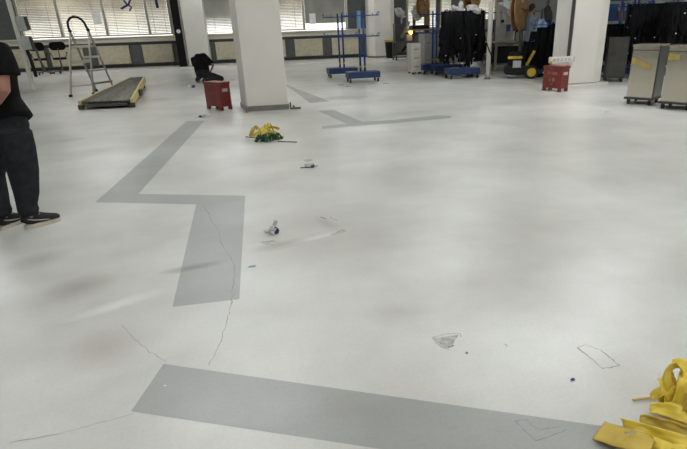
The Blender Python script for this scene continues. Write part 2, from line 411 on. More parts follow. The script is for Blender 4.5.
wpaper(91,11,102,24,'pale rectangular sheet fixed to the blind above the step ladder')
wpaper(309,13.5,316,24,'small pale sheet on the blind left of the blue hook racks')
# ---------------------------------------------------------------- columns
def column(name,x0,y0,x1,y1,ch,bb=.13,m='white_paint'):
    def oc(e):
        a0,b0,a1,b1=x0-e,y0-e,x1+e,y1+e
        return [(a0+ch,b0),(a1-ch,b0),(a1,b0+ch),(a1,b1-ch),(a1-ch,b1),(a0+ch,b1),(a0,b1-ch),(a0,b0+ch)] if ch>.02 else [(a0,b0),(a1,b0),(a1,b1),(a0,b1)]
    c=struct(name,MB().prism(oc(0),.0,ZC),m,bevel=.015)
    MB().prism(oc(.015),0,bb).build('skirting','base_vinyl',c)
    return c
cp=[(-.11,10.36),(.68,10.33),(.67,11.1),(-.23,11.1)]
c1=struct('column_1',MB().prism(cp,0,ZC),'white_paint',bevel=.012)
MB().prism([(-.14,10.2),(-.12,10.2),(-.1,10.338),(.695,10.312),(.69,11.12),(-.25,11.12)],0,.1).build('skirting','base_vinyl',c1)
cx0=onY(567.3,60,11.2).x; cx1=onY(604.3,60,11.4).x
c2=struct('column_2',MB().prism([(cx0,11.2),(cx1-.38,11.2),(cx1-.12,11.3),(cx1,11.5),(cx1,11.9),(cx0+.03,11.9)],0,ZC),'white_paint',bevel=.012)
MB().prism([(cx0-.012,11.185),(cx1-.38,11.185),(cx1-.11,11.285),(cx1+.012,11.5),(cx1+.012,11.91),(cx0+.02,11.91)],0,.05).build('skirting','base_vinyl',c2)
column('column_3',onY(370.5,54,25.6).x,25.6,onY(396,54,25.6).x,26.7,.25,.08)
column('column_4',onY(189.3,64,25.4).x,25.4,onY(210.5,64,25.4).x,26.7,.0,.03)
s=struct('trim_6',MB().prism([(cx0-.03,11.1),(cx1-.1,11.1),(cx1+.1,11.28),(cx1+.1,12.05),(cx0-.03,12.05)],0,.035),'white_paint')
d=thing('cable_channel','narrow dark vertical cable channel running up the front corner of the right column','cable channel',(cx0+.0,11.165,.0))
MB().bx(-.03,-.0,.62,.04,.034,ZC-.01).build('channel','dark_trim',d)
MB().bx(.041,-.02,.62,.075,.034,ZC-.01).build('cover_edge','white_paint',d)
w=thing('socket_strip','white horizontal socket strip on the right column just above the red box','socket strip',(onY(557.5,60,11.1).x,11.1,.56))
MB().bx(-.2,-.05,0,.40,.06,.13).build('housing','white_paint',w,bevel=.012)
MB().bx(.385,-.045,.01,.41,.045,.12).build('end_plate','dark_trim',w)
for k in range(5): MB().bx(-.15+k*.1,-.056,.035,-.09+k*.1,-.049,.095).build('socket','grey_box',w)
# floor bracket by the column's right corner
o=MB().bx(-.09,-.05,0,.12,.02,.03).bx(-.03,-.06,0,0,.02,.07).bx(-.09,0,.03,-.06,.02,.13).build('floor_bracket','castor'); o.location=(.80,10.33,0); tag(o,'small grey metal bracket on the floor at the right corner of the big column','bracket')
# thin white pole
p=thing('floor_pole','slender white pole standing in front of the workbench','pole',G(487.5,79))
MB().tube((0,0,0),(0,0,ZC-.01),.065,14).build('pole','white_paint',p,smooth=True)
MB().tube((0,0,0),(0,0,.03),.1,14).build('foot_plate','castor',p)
MB().path([(-.07,0,.95),(-.02,-.07,.75),(.09,-.04,.6),(.12,0,.45)],.02,6).build('cable_loop','cable',p)
# ---------------------------------------------------------------- ceiling lights
i=0
lx=thing('ceiling_light','long fluorescent ceiling light with white housing','ceiling light',(0,0,ZC-.12),0,'fluorescent lights on the ceiling')
MB().bx(-1.2,-.3,.03,1.2,.3,.12).build('housing','white_paint',lx,bevel=.01)
M['tube']=mat('lamp_diffuser',(255,255,255),.5,emit=(250,253,255),es=18.5)
MB().bx(-1.16,-.26,0,1.16,.26,.03).build('diffuser','tube',lx)
first=True
for yy in (-2.5,2.2,7.0,12.5,23.8):
    pass
    for xx in (-12.5,-6.5,-.8,4.8,11,18,26):
        if (yy>15 and xx>20) or (xx<-5 and yy<10) or (xx==11 and yy==12.5): continue
        if first: lx.location=(xx,yy,ZC-.12); first=False
        else: copy_tree(lx,(xx,yy,ZC-.12))
for xx,yy in ((7.6,8.9),): copy_tree(lx,(xx,yy,ZC-.12))  # extra unseen fixture added to brighten the right column
# ---------------------------------------------------------------- red boxes
h_b=.5
def redbox(loc,rz,label,letters=()):
    t=thing('fire_extinguisher_box',label,'box',loc,rz); w,dp,h=.5,.26,.5   # origin: left front corner; x along front, y back
    MB().bx(0,0,.07,w,dp,h).build('body','red',t,bevel=.008)
    MB().bx(-.012,-.012,h,w+.012,dp+.012,h+.045).build('lid','red',t,bevel=.008)
    for x in (0,w-.07):
        for y in (0,dp-.05): MB().bx(x,y,0,x+.07,y+.05,.075).build('foot','red',t)
    MB().bx(w*.5-.05,-.022,h-.03,w*.5+.05,-.012,h+.01).build('latch','castor',t)
    MB().bx(w,.07,h-.14,w+.012,.19,h-.08).build('plaque','grey_box',t)
    for tx,sz,z in letters:
        c=bpy.data.curves.new('t','FONT'); c.body=tx; c.size=sz; c.align_x='CENTER'; c.space_character=1.25; c.extrude=.001; c.offset=.0
        q=bpy.data.objects.new('t',c); col.objects.link(q); bpy.context.view_layer.update()
        me=bpy.data.meshes.new_from_object(q.evaluated_get(bpy.context.evaluated_depsgraph_get())); bpy.data.objects.remove(q)
        o=bpy.data.objects.new('lettering',me); col.objects.link(o); me.materials.clear(); me.materials.append(M['lettering']); o.parent=t
        o.location=(w/2,-.003,z); o.rotation_euler=(PI/2,0,0)
    return t
redbox((-.92,11.07,0),R(-52),'red metal fire extinguisher box on feet beside the big square column')
b2=redbox((6.47,10.72,0),R(-72),'red metal fire extinguisher box with pale lettering in front of the right column',(('灭火器箱',.062,h_b-.13),('火警',.085,.22),('119',.045,.15)))
MB().bx(.25,.03,.545,.46,.23,.56).build('cloth','red_lid',b2)
MB().sph((.03,.18,.6),.035).bx(.02,.17,.545,.04,.19,.58).build('lid_lamp','yellow',b2)
# ---------------------------------------------------------------- blue hook racks
def castor(x,y,par,h=.11,m='rubber'):
    c=MB().tube((x-.018,y,h*.42),(x+.018,y,h*.42),h*.42,12).build('castor',m,par)
    MB().bx(x-.028,y-.02,h*.5,x+.028,y+.02,h).build('fork','castor',c)
def hook_rack(w=.92,z1=1.76,z2=1.22,ztop=1.86):
    t=thing('hook_rack','','rack')
    b=MB().bx(-w/2,-.25,.12,w/2,.25,.29).build('base','blue_base',t,bevel=.01)
    for x in (-w/2+.06,w/2-.06):
        for y in (-.2,.2): castor(x,y,t)
    for x in (-.06,.07):
        p=MB().tube((x,0,.29),(x,0,ztop),.028,10).build('pole','blue',t,smooth=True)
        MB().tube((x,0,.4),(x,0,.44),.03,10).build('yellow_band','yellow',p)
    for z in (z1,z2):
        for y in (-.03,.03) :
            MB().path([(-.5,y*2,z+.09),(-.5,y*2,z),(.5,y*2,z),(.5,y*2,z+.09)],.013,6).build('arm','blue',t)
        k=MB().path([(-.44,-.06,z),(.44,-.06,z)],.008,6)
        for x in (-.42,-.3,.3,.42): k.path([(x,-.06,z),(x,-.14,z),(x,-.14,z+.06)],.009,6)
        k.build('hook_rail','blue',t)
    return t
rk=hook_rack()
tag(rk,'blue hook rack on castors standing behind its twin, left of it')
rk.location=G(342.5,77.0)
r2=copy_tree(rk,G(363,81.7),0,'blue hook rack nearest the camera with a pale blue roll on its pole')
MB().tube((-.06,0,1.42),(-.06,0,1.88),.062,14).build('wrap_roll','roll',r2)
racks={}
for key,px_,lb in (('e1',(434,73.0),'empty blue hook rack in front of the grey cabinets'),
                ('e2',(446,74),'blue hook rack mostly hidden behind the black cable rack'),
                ('k1',(461.5,78),'blue hook rack loaded with black cables left of the white pole'),
                ('k2',(640,78),'blue hook rack loaded with black cables behind the left steel trolley'),
                ('k3',(677,79.5),'blue hook rack loaded with black cables behind the right steel trolley'),
                ('k4',(616,76),'blue hook rack just right of the right column, behind the dark cart')):
    L=G(*px_); racks[key]=copy_tree(rk,(L.x,L.y,0),R(8) if key in('k3',) else 0,lb,'')
    if 'group' in racks[key]: del racks[key]['group']
# cable harnesses
def harness(seed,L=1.0):
    random.seed(seed); mb=MB()
    for k in range(24):
        l=random.uniform(.6,1)*L; sx=random.uniform(.02,.17)*random.choice((-1,1)); sy=random.uniform(-.09,.09); x0=random.uniform(-.03,.03)
        pts=[]
        for j in range(11):
            a=j/10; ang=PI*a
            pts.append((x0+sx*math.sin(2*ang*.5)*1.2+random.uniform(-.018,.018)+ (a-.5)*sx, sy*math.sin(ang)+random.uniform(-.015,.015), -l*math.sin(ang)**.6))
        mb.path(pts,random.uniform(.014,.026),5)
    o=mb.build('cable_harness','cable',smooth=True)
    c=MB()
    for k in range(1): c.box((random.uniform(-.12,.12),random.uniform(-.16,-.08),-random.uniform(.3,.9)*L),(.02,.02,.03),Euler((random.random(),random.random(),random.random())))
    c.build('connector','paper',o)
    return o
protos=[harness(s,l) for s,l in ((1,.95),(2,1.05),(3,.9),(4,1.0))]
used=[]
def hang(key,n,lbl,grp,zs=(1.78,1.24),xr=(-.52,.52),Lk=None,skip2=False):
    base=racks[key]; rz=base.rotation_euler.z
    random.seed(hash(key)%97 if False else sum(map(ord,key)))
    for zi,z in enumerate(zs):
        if zi==1 and key=='k1': n=4
        for i in range(n):
            for yy in (-.1,.1):
                x=lerp(*xr,i/(n-1)); pr=random.choice(protos)
                loc=base.location+Vector((x*math.cos(rz)-yy*math.sin(rz),x*math.sin(rz)+yy*math.cos(rz),z+.02))
                c=copy_tree(pr,loc,random.choice((0,PI,.4,PI-.4,.9))); s=random.uniform(.85,1.05)*(1 if zi==0 else .88); c.scale=(1.0,1.0,s)
                tag(c,lbl[zi],'cable harness',grp[zi])
hang('k1',6,('black cable harness on the upper arm of the rack left of the white pole','black cable harness on the lower arm of the rack left of the white pole'),('upper cables on the rack left of the white pole','lower cables on the rack left of the white pole'))
hang('k2',6,('black cable harness on the upper arm of the rack behind the left steel trolley','black cable harness on the lower arm of the rack behind the left steel trolley'),('upper cables behind the left steel trolley','lower cables behind the left steel trolley'))
hang('k3',5,('black cable harness on the upper arm of the rack behind the right steel trolley','black cable harness on the lower arm of the rack behind the right steel trolley'),('upper cables behind the right steel trolley','lower cables behind the right steel trolley'))
hang('k4',5,('','black cable harness low on the rack beside the right column'),('','cables low on the rack beside the right column'),zs=(1.22,)) if False else None
base=racks['k4']
random.seed(9)
for i in range(12):
    c=copy_tree(random.choice(protos),base.location+Vector((lerp(-.5,.5,i/11),(-.1,.1)[i%2],1.34)),random.choice((0,PI,.5))); c.scale=(1,1,.9)
    tag(c,'black cable harness low on the rack beside the right column','cable harness','cables on the rack beside the right column')
# cables in front of the blue-shirted woman
wloc=G(545,76.5)
wr=copy_tree(rk,(wloc.x+.02,wloc.y-.0,0),R(-20),'blue hook rack hidden under black cables between yellow wheeled vacuum and right column')
wr.scale=(1,1,.78)
random.seed(12)
for z in (1.42,1.05):
    for i in range(5):
        for yy in (-.12,.1):
            x=lerp(-.36,.44,i/4)
            c=copy_tree(random.choice(protos),wr.location+Vector((x*math.cos(R(20)),-x*math.sin(R(20))+yy,z+.02-.12*abs(i-2.4)*.8)),random.choice((0,PI,.5))); c.scale=(1,1,1.0)
            tag(c,'black cable harness hanging in front of the blue-shirted worker','cable harness','cables in front of the blue-shirted worker')
for p_ in protos:
    for ch in kids(p_): bpy.data.objects.remove(ch)
    bpy.data.objects.remove(p_)
# ---------------------------------------------------------------- steel trolleys
def steel_trolley(loc,ang,w,dp,h,label,m='steel',open_=False):
    t=thing('steel_trolley',label,'trolley',loc,ang)
    zb=.13
    MB().bx(0,0,zb,w,dp,h).build('cabinet',m,t,bevel=.006)
    fr=MB().bx(-.012,-.012,h-.085,w+.012,-.001,h-.075); fr.build('seam','dark_trim',t)
    MB().bx(-.01,-.014,h-.012,w+.01,dp+.01,h+.015).build('top_rim',m,t,bevel=.004)
    MB().bx(w-.0,-.008,zb,w+.018,.03,h).build('edge_strip','dark_trim',t)
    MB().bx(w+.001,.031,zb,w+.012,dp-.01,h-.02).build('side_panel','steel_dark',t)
    MB().bx(-.03,-.03,zb-.035,w+.03,dp+.03,zb-.001).build('chassis','dark_trim',t)
    for x in (.04,w-.04):
        for y in (.04,dp-.05): castor(x,y,t,.1,'rubber')
    return t
tA=steel_trolley((6.74,8.27,0),R(-57),.44,.5,1.03,'shiny steel trolley on castors, the left of the two polished ones')
tB=steel_trolley((6.88,7.58,0),R(-59),.46,.5,1.03,'shiny steel trolley on castors at the right edge, nearest the camera')
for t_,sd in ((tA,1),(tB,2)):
    # low relief yellow strip: a wavy reflection put into colour and shape
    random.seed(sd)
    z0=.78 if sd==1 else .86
    MB().grid(lambda u,v:(lerp(.01,.34,u) if sd==1 else lerp(.01,.19,u),-.008-.004*math.sin(9*u),z0-(.12*u if sd==1 else 0)+lerp(-.05,.05,v)*(1+.2*math.sin(7*u))),8,2).build('reflection_strip','painted_reflection',t_,solid=.003)
g=steel_trolley((8.66,11.5,0),R(-30),.44,.42,1.04,'dull dark grey metal cart just right of the right column','steel_dark')
MB().bx(.06,-.02,.62,.2,-.001,.72).build('label_plate','dark_trim',g)
# ---------------------------------------------------------------- conveyor on the floor
A0,A1=G(81,110),G(133,107.5); zN=.17; zF=.34
B1=G(146.2,86.5); zF=At(146,76.5,B1.dot(HEAD)).z; B0=G(130.5,77.3,zF); B0.z=0
dirv=((B0-A0)+(B1-A1)).normalized()
t=thing('roller_conveyor','tapering roller conveyor section with yellow side rails on the floor beside the step ladder','conveyor',(A0+A1)/2)
for s_,(a,b) in enumerate(((A0,B0),(A1,B1))):
    r=MB().path([a+V(0,0,zN/2),b+V(0,0,zF-.09)],.01,4)
    r=MB().bar(a+V(0,0,zN/2+.015),b+V(0,0,zF-.075),.05,.17); r.build('side_rail','yellow_rail',t,world=True,bevel=.005)
    MB().bar(a.lerp(b,0)+V(0,0,.05),a.lerp(b,.03)+V(0,0,.05),.09,.1).build('end_foot','dark_trim',t,world=True)
    q=a.lerp(b,.9).lerp((a.lerp(b,.9)+((B0+B1)/2))/2,.35); MB().bx(q.x-.03,q.y-.04,0,q.x+.03,q.y+.04,zF-.12).build('support_leg','dark_trim',t,world=True)
q=A1.lerp(B1,.38); MB().box((q.x+.05,q.y-.0,.13),(.06,.3,.14)).build('drive_box','dark_trim',t,world=True)
n=34
rl=[]
for k in range(n):
    f=(k+.6)/n; a=A0.lerp(B0,f)+V(0,0,lerp(zN-.02,zF-.03,f)); b=A1.lerp(B1,f)+V(0,0,lerp(zN-.02,zF-.03,f))
    MB().tube(a,b,.033,8).build('roller','roller',t,world=True,smooth=True)
tq=[A0.lerp(A1,.06)+V(0,0,.05),A0.lerp(A1,.94)+V(0,0,.05),B0.lerp(B1,.94)+V(0,0,zF-.13),B0.lerp(B1,.06)+V(0,0,zF-.13)]
tm=MB(); tv=[tm.bm.verts.new(p) for p in tq]+[tm.bm.verts.new(p+V(0,0,.02)) for p in tq]
for f_ in ((3,2,1,0),(4,5,6,7),(0,1,5,4),(1,2,6,5),(2,3,7,6),(3,0,4,7)): tm.bm.faces.new([tv[i_] for i_ in f_])
tm.build('tray','dark_trim',t,world=True)
MB().bar(A0.lerp(A1,.1)+V(0,0,.08),A0.lerp(A1,.9)+V(0,0,.08),.05,.05).build('cross_member','castor',t,world=True)
# ---------------------------------------------------------------- step ladder
FA1,FA2,FB1,FB2=G(71,97),G(94,95),G(96.5,91.5),G(113.8,88.5)
dm=((FA1+FB1)/2).dot(HEAD)
T1=At(69.8,31,dm); T2=At(88,30,dm+.15)
t=thing('step_ladder','folding aluminium step ladder with black hoop handrail','ladder',(FA1+FA2+FB1+FB2)/4)
for a,b in ((FA1,T1),(FA2,T2)): MB().bar(a+V(0,0,.03),b,.035,.035).build('rear_rail','alu',t,world=True)
for a,b in ((FB1,T1),(FB2,T2)): MB().bar(a+V(0,0,.03),b,.03,.06).build('front_rail','alu',t,world=True)
for a in (FA1,FA2,FB1,FB2): MB().bx(a.x-.035,a.y-.035,0,a.x+.035,a.y+.035,.06).build('rubber_foot','rubber',t,world=True)
for f in (.16,.53): MB().bar(FA1.lerp(T1,f),FA2.lerp(T2,f),.035,.03+.05*(f>.5)).build('cross_bar','alu',t,world=True)
for f in (.14,.36,.58): MB().bar(FB1.lerp(T1,f),FB2.lerp(T2,f),.14,.05).build('tread','alu',t,world=True)
P1=FA1.lerp(T1,.76);P2=FA2.lerp(T2,.76);Q1=FB1.lerp(T1,.76);Q2=FB2.lerp(T2,.76)
pp=MB(); z=P1.z; pp.prism([(p.x,p.y) for p in (P1,P2,Q2,Q1)],z-.035,z+.025); pp.build('platform','alu',t,world=True)
hp=[(69.8,31),(68.2,27),(67.6,22),(69.5,18.3),(73,16.7),(77.5,17.2),(81.5,19.6),(84.5,23),(86.3,27),(88,30)]
MB().path([At(u,v,lerp(dm,dm+.15,i/9)) for i,(u,v) in enumerate(hp)],.03,8).build('hoop_handrail','black',t,world=True,smooth=True)
for a in (T1,T2): MB().sph(a,.045,n=8).build('hinge','black',t,world=True)
# ---------------------------------------------------------------- office chairs
def office_chair(loc,rz,label):
    t=thing('office_chair',label,'chair',loc,rz)
    bs=MB()
    for k in range(5):
        a=2*PI*k/5; bs.bar((0,0,.1),(.3*math.cos(a),.3*math.sin(a),.075),.045,.03)
    b=bs.build('star_base','castor',t)
    for k in range(5):
        a=2*PI*k/5; MB().sph((.3*math.cos(a),.3*math.sin(a),.033),.033,n=8).build('castor','rubber',t)
    MB().tube((0,0,.1),(0,0,.5),.028).build('gas_lift','castor',t)
    MB().path([(0,0,.5),(0,0,.53),(0,0,.575)],[(.2,.2),(.24,.23),(.21,.21)],20).build('seat','chair_black',t,smooth=True,bevel=.01)
    MB().path([(0,.12,.5),(0,.27,.52),(0,.29,.8),(0,.26,.9)],.018,6).build('back_bar','castor',t)
    MB().grid(lambda u,v:((u-.5)*.52*(1-.35*(2*v-1)**4),.24-.05*math.cos((u-.5)*2.4),.84+.3*v),10,8).build('backrest','chair_black',t,solid=.05,sub=1,smooth=True)
    for s_ in (-1,1):
        MB().bx(s_*.26-.03,-.12,.72,s_*.26+.03,.12,.75).build('armrest','black',t,bevel=.008)
        MB().tube((s_*.26,.02,.72),(s_*.18,.02,.53),.012).build('arm_support','black',t)
    t.scale=(1.12,1.12,1.1)
    return t
p=G(46,74); office_chair((p.x,p.y-.2,0),R(188),'black office chair by the radiator, nearer the leaning white pole')
p=G(65,73); office_chair((p.x,p.y-.2,0),R(200),'black office chair by the radiator, just left of the step ladder')
p=G(34.5,77)
# control stand
t=thing('control_stand','tall white pole stand with two grey control boxes at the left','machine stand',G(34,90))
L=t.location; tp=At(8,0,L.dot(HEAD)-.1)+ (At(8,0,L.dot(HEAD)-.1)-L)*.15
MB().bar(L+V(0,0,.02),tp,.10,.10).build('pole','white_paint',t,world=True,bevel=.01)
MB().bx(-.16,-.16,0,.16,.16,.03).build('foot_plate','white_paint',t)
fd=L.dot(HEAD)-.15
for (u,v,w_,h_) in ((22.5,23.5,.22,.38),(27.5,43,.22,.36)):
    c=At(u,v,fd); k=MB().box(c,(w_,.2,h_),Euler((0,R(-4),R(-10)))).build('control_box','grey_box',t,world=True,bevel=.02)
    MB().box(c+V(w_/2+.012,0,0),(.02,.14,h_*.9),Euler((0,R(-4),R(-10)))).build('side_cover','dark_trim',t,world=True)
    MB().bar(c,At(u-7,v-2,fd+.1),.05,.05).build('bracket','castor',t,world=True)
MB().path([At(27,50,fd),At(31,60,fd),At(34,70,fd),At(36,76,fd+.1)],.05,8).build('hose','black',t,world=True)
MB().path([At(36,49,fd),At(40,60,fd),At(45,70,fd)],.03,8).build('strut','castor',t,world=True)
MB().bar(At(27,50,fd),At(36,49,fd),.04,.04).build('strut_arm','castor',t,world=True)
p=At(36,76,fd+.1); 
# ---------------------------------------------------------------- bins, cabinets, benches
p=G(390.5,58); t=thing('waste_bin','black waste bin with yellow lid beside the far pillar','bin',(p.x,p.y,0))
MB().path([(0,0,0),(0,0,.1),(0,0,.74)],[(.2,.2),(.21,.21),(.26,.26)],16).build('bin_body','black',t,smooth=False)
MB().path([(0,0,.74),(0,0,.82),(0,0,.84)],[(.29,.29),(.28,.28),(.2,.2)],16).build('lid','yellow',t)
def cabinet(u0,u1,vb,vt,depth,m,label,ndr=3,name='cabinet',cat='cabinet',rz=0,top=None):
    a=G(u0,vb); b=G(u1,vb); w=abs(b.x-a.x); 
    dd=a.dot(HEAD); z=At(u0,vt,dd).z
    t=thing(name,label,cat,(a.x,a.y,0),rz)
    MB().bx(0,0,.06,w,depth,z).build('carcass',m,t,bevel=.008)
    for k in range(ndr):
        z0=lerp(.1,z-.04,k/ndr); z1=lerp(.1,z-.04,(k+1)/ndr)-.02
        q=MB().bx(.03,-.015,z0,w-.03,0,z1).build('drawer',m,t,bevel=.004)
        MB().bx(w/2-.08,-.035,(z0+z1)/2,w/2+.08,-.015,(z0+z1)/2+.02).build('handle','castor',q)
    for x in (.06,w-.06):
        for y in (.06,depth-.06): MB().bx(x-.025,y-.025,0,x+.025,y+.025,.065).build('foot','dark_trim',t)
    return t
cabinet(411.5,423,74.5,43.5,.5,'white_cab','white drawer cabinet left of the grey cabinets',3)
cabinet(424,434,71.8,33,.6,'grey_cab','tall grey cabinet directly right of the white drawer cabinet',2)
cabinet(434,445,70.5,32,.6,'grey_cab','tall grey cabinet farther right behind the empty blue rack',2)
p=G(421,70.2)
o=MB().bx(0,0,0,1.75,.75,.05).build('worktop','bench_top'); o.location=(p.x-.35,p.y-.05,At(421,31.5,p.dot(HEAD)).z+.03); tag(o,'worktop lying across the two grey cabinets','worktop')
wtz=o.location.z+.05; wtp=o.location.copy()
# black tray on worktop
o=MB().bx(0,0,0,.6,.4,.1).bx(.02,.02,.1,.58,.38,.12).build('tray','black',bevel=.01); o.location=(wtp.x+.05,wtp.y+.1,wtz); tag(o,'black tray on the worktop above the grey cabinets','tray')
# machine left (crimping press) by far pillar
def press(loc,rz,label,cover,sc_=1,lamp=False):
    t=thing('crimping_machine',label,'machine',loc,rz)
    MB().bx(-.4,-.3,.62,.4,.3,.68).build('table_top','grey_dark',t)
    for x in (-.36,.36):
        for y in (-.26,.26): MB().bx(x-.03,y-.03,0,x+.03,y+.03,.62).build('leg','grey_dark',t)
    MB().bx(-.38,-.28,.1,.38,.28,.13).build('lower_shelf','grey_dark',t)
    MB().bx(-.36,-.05,.68,.1,.28,1.3).build('press_body','grey_dark',t,bevel=.03)
    MB().bar((-.1,-.2,.8),(.25,-.2,1.35),.08,.1).build('feed_arm','alu',t)
    MB().bx(.15,-.22,.68,.38,.1,.9).build('control_unit','white_cab',t,bevel=.01)
    MB().bar((.0,.1,1.2),(0,.1,1.75),.06,.06).build('mast','alu',t)
    MB().tube((-.1,-.25,.3),(.1,-.25,.5),.05).build('hose','black',t)
    if lamp: MB().sph((.3,-.28,1.0),.09,n=10).build('lamp','lamp_glow',t)
    return t
def film(c,w,h,seed,label,tilt=.0,name='plastic_cover',rz=0,m='white_plastic'):
    from mathutils import noise
    mb=MB(); q=bmesh.ops.create_icosphere(mb.bm,subdivisions=4,radius=1)
    for v_ in q['verts']:
        p=v_.co; d=1+.45*noise.noise(p*1.6+V(seed,0,0))+.22*noise.noise(p*4+V(0,seed,0))+.1*noise.noise(p*9)
        v_.co=V(p.x*d*w/2,p.y*d*w*.3,p.z*d*h/2-.35*p.x*w/2*tilt)
    o=mb.build(name,m,smooth=True); o.location=c; o.rotation_euler=(0,0,rz); tag(o,label,'plastic cover'); return o
p=G(400.5,60); pr_=press((p.x+.1,p.y,0),0,'grey crimping machine with a glowing lamp right of the far pillar',None,lamp=True); pr_.scale=(1,1,1.18)
film(At(399.5,12.5,p.dot(HEAD)),.5,.34,3,'crumpled white plastic cover over the machine right of the far pillar',1.2)
# bench in the middle
ba=G(494,72); bb=G(531,70)
t=thing('workbench','long workbench with pale brown top between white pole and cable rack','workbench',(ba.x,ba.y,0),R(-8)); bw=1.45; bz=.9
MB().bx(0,0,bz-.05,bw,.8,bz).build('bench_top','bench_top',t,bevel=.008)
for x in (.04,bw-.04):
    for y in (.05,.75): MB().bx(x-.035,y-.035,0,x+.035,y+.035,bz-.05).build('leg','alu',t)
MB().bx(.03,.1,.2,bw-.03,.75,.24).build('lower_shelf','grey_dark',t)
MB().bx(.05,.3,.24,1.4,.72,.74).build('stored_box','black',t)
Tm=wm(t)
def bl(x,y,z): return Tm@V(x,y,z)
MB().bx(.0,.0,bz,.1,.08,1.95).build('beige_upright','frame',t)
MB().bx(.33,.3,bz,.4,.38,2.6).build('grey_upright','alu',t)
MB().bx(.72,.4,bz,.78,.46,2.4).build('thin_upright','castor',t)
mc=thing('wire_feeder','grey wire feeding machine on the workbench under a white cover','machine',bl(.34,.3,bz),R(-8))
MB().bx(-.2,-.12,0,.26,.2,.55).build('body','grey_cab',mc,bevel=.02)
MB().bx(-.12,-.14,.5,.26,.2,.85).build('head','grey_box',mc,bevel=.03)
MB().bx(.02,-.16,.1,.1,-.12,.7).build('guide','alu',mc)
MB().tube((-.1,-.16,.6),(-.1,-.13,.6),.05).build('dial','black',mc)
MB().bx(.03,-.2,.3,.14,-.14,.5).build('display','blue',mc)
film(bl(.42,.12,1.87),.6,.36,8,'white plastic cover draped over the wire feeder beside the wooden reel',1.3)
film(bl(1.15,.25,1.2),.62,.55,11,'translucent pale plastic sack on the workbench below the wooden reel',.3,'plastic_sack')
for k in range(5):
    o=MB().tube((0,0,0),(0,0,.28+.05*(k%3)),.022,8).sph((0,0,.28+.05*(k%3)),.03,n=8).build('spindle','alu' if k%2 else 'white_cab'); o.location=bl(.6+.17*k,.08+.05*(k%2),bz); tag(o,'short upright spindle standing along the front of the workbench','spindle','spindles on the workbench')
def reel(c,r,axis_rz,label,w=.3,stand=True):
    t=thing('cable_reel',label,'cable reel',c,axis_rz)
    for s_ in (-1,1): MB().lathe((0,s_*w/2,0),[(.03,-.012),(r,-.012),(r,.012),(.03,.012)],32,'Y').build('flange','wood_reel',t,bevel=.003)
    MB().lathe((0,0,0),[(r*.45,-w/2+.02),(r*.45,w/2-.02)],24,'Y').build('wound_core','brown',t)
    MB().tube((0,-w/2-.04,0),(0,w/2+.04,0),.03,10).build('axle','castor',t)
    MB().bx(-.05,-w/2-.018,r*.3,.05,-w/2-.012,r*.55).build('label_sheet','paper',t)
    return t
dR=15.4
reel(At(519.5,9,dR),.56,R(42),'large plywood cable reel with a small white label beside the worker in profile',.12)
reel(At(471,-3,dR),.3,R(40),'plywood cable reel at the top edge above the black cable rack')
reel(At(423,5,18.7),.38,R(43),'plywood cable reel above the grey cabinets',.1)
# reel stands
def stand(p,h,label,m='castor'):
    t=thing('reel_stand',label,'stand',(p.x,p.y,0))
    MB().bx(-.04,-.04,0,.04,.04,h).build('post',m,t); MB().bx(-.2,-.2,0,.2,.2,.03).build('foot_plate',m,t); MB().bx(-.05,-.25,h-.06,.05,.05,h).build('arm',m,t)
p=At(523,10,dR+.25); stand(p,p.z+.02,'post stand holding the large plywood reel')
p=At(471,0,dR+.3); stand(p,p.z+.05,'post stand holding the top edge reel')
for (u,v,w_,h_,s_,lb) in ((417,13,.35,.42,5,'crumpled white plastic bag left of the small plywood reel'),(461,8,.16,.34,6,'narrow white plastic bag over the black cable rack'),(474,9,.36,.2,7,'wide white plastic sheet over the right of the black cable rack'),(455,8.5,.24,.15,9,'small white plastic bag on the left of the black cable rack')):
    film(At(u,v,15.2 if u>440 else 18.8),w_,h_,s_,lb,.8,'plastic_bag')
# uprights over cabinets
def frame_stand(u,vb,vt,fd_,label,w=.06,m='castor'):
    a=At(u,vb,fd_); b=At(u,vt,fd_); t=thing('upright_post',label,'post',(a.x,a.y,0))
    MB().bx(-w/2,-w/2,0,w/2,w/2,b.z).build('post',m,t); MB().bx(-.12,-.12,0,.12,.12,.02).build('foot_plate',m,t)
frame_stand(414,69,10,18.95,'brown upright post left of the small plywood reel',.08,'brown')
frame_stand(426.5,69,10,18.95,'brown upright board right of the small plywood reel',.16,'brown')
frame_stand(437,69,-8,18.95,'grey upright post above the empty blue rack',.12,'castor')
frame_stand(556,80,-20,16.5,'grey upright beam behind the blue-shirted worker',.1,'castor')
frame_stand(541,80,-20,17.5,'thin grey upright left of the blue-shirted worker',.08,'castor')
# small monitor
t=thing('monitor','small grey monitor above the black cable rack','monitor',(*At(455.5,3.5,16.3).xy,0)); zz=At(455.5,3.5,16.3).z
MB().bx(-.13,-.04,zz-.1,.13,.04,zz+.12).build('screen_housing','grey_dark',t,bevel=.01); MB().bx(-.02,0,0,.02,.03,zz-.1).build('pole','castor',t); MB().bx(-.15,-.12,0,.15,.15,.02).build('base','castor',t)
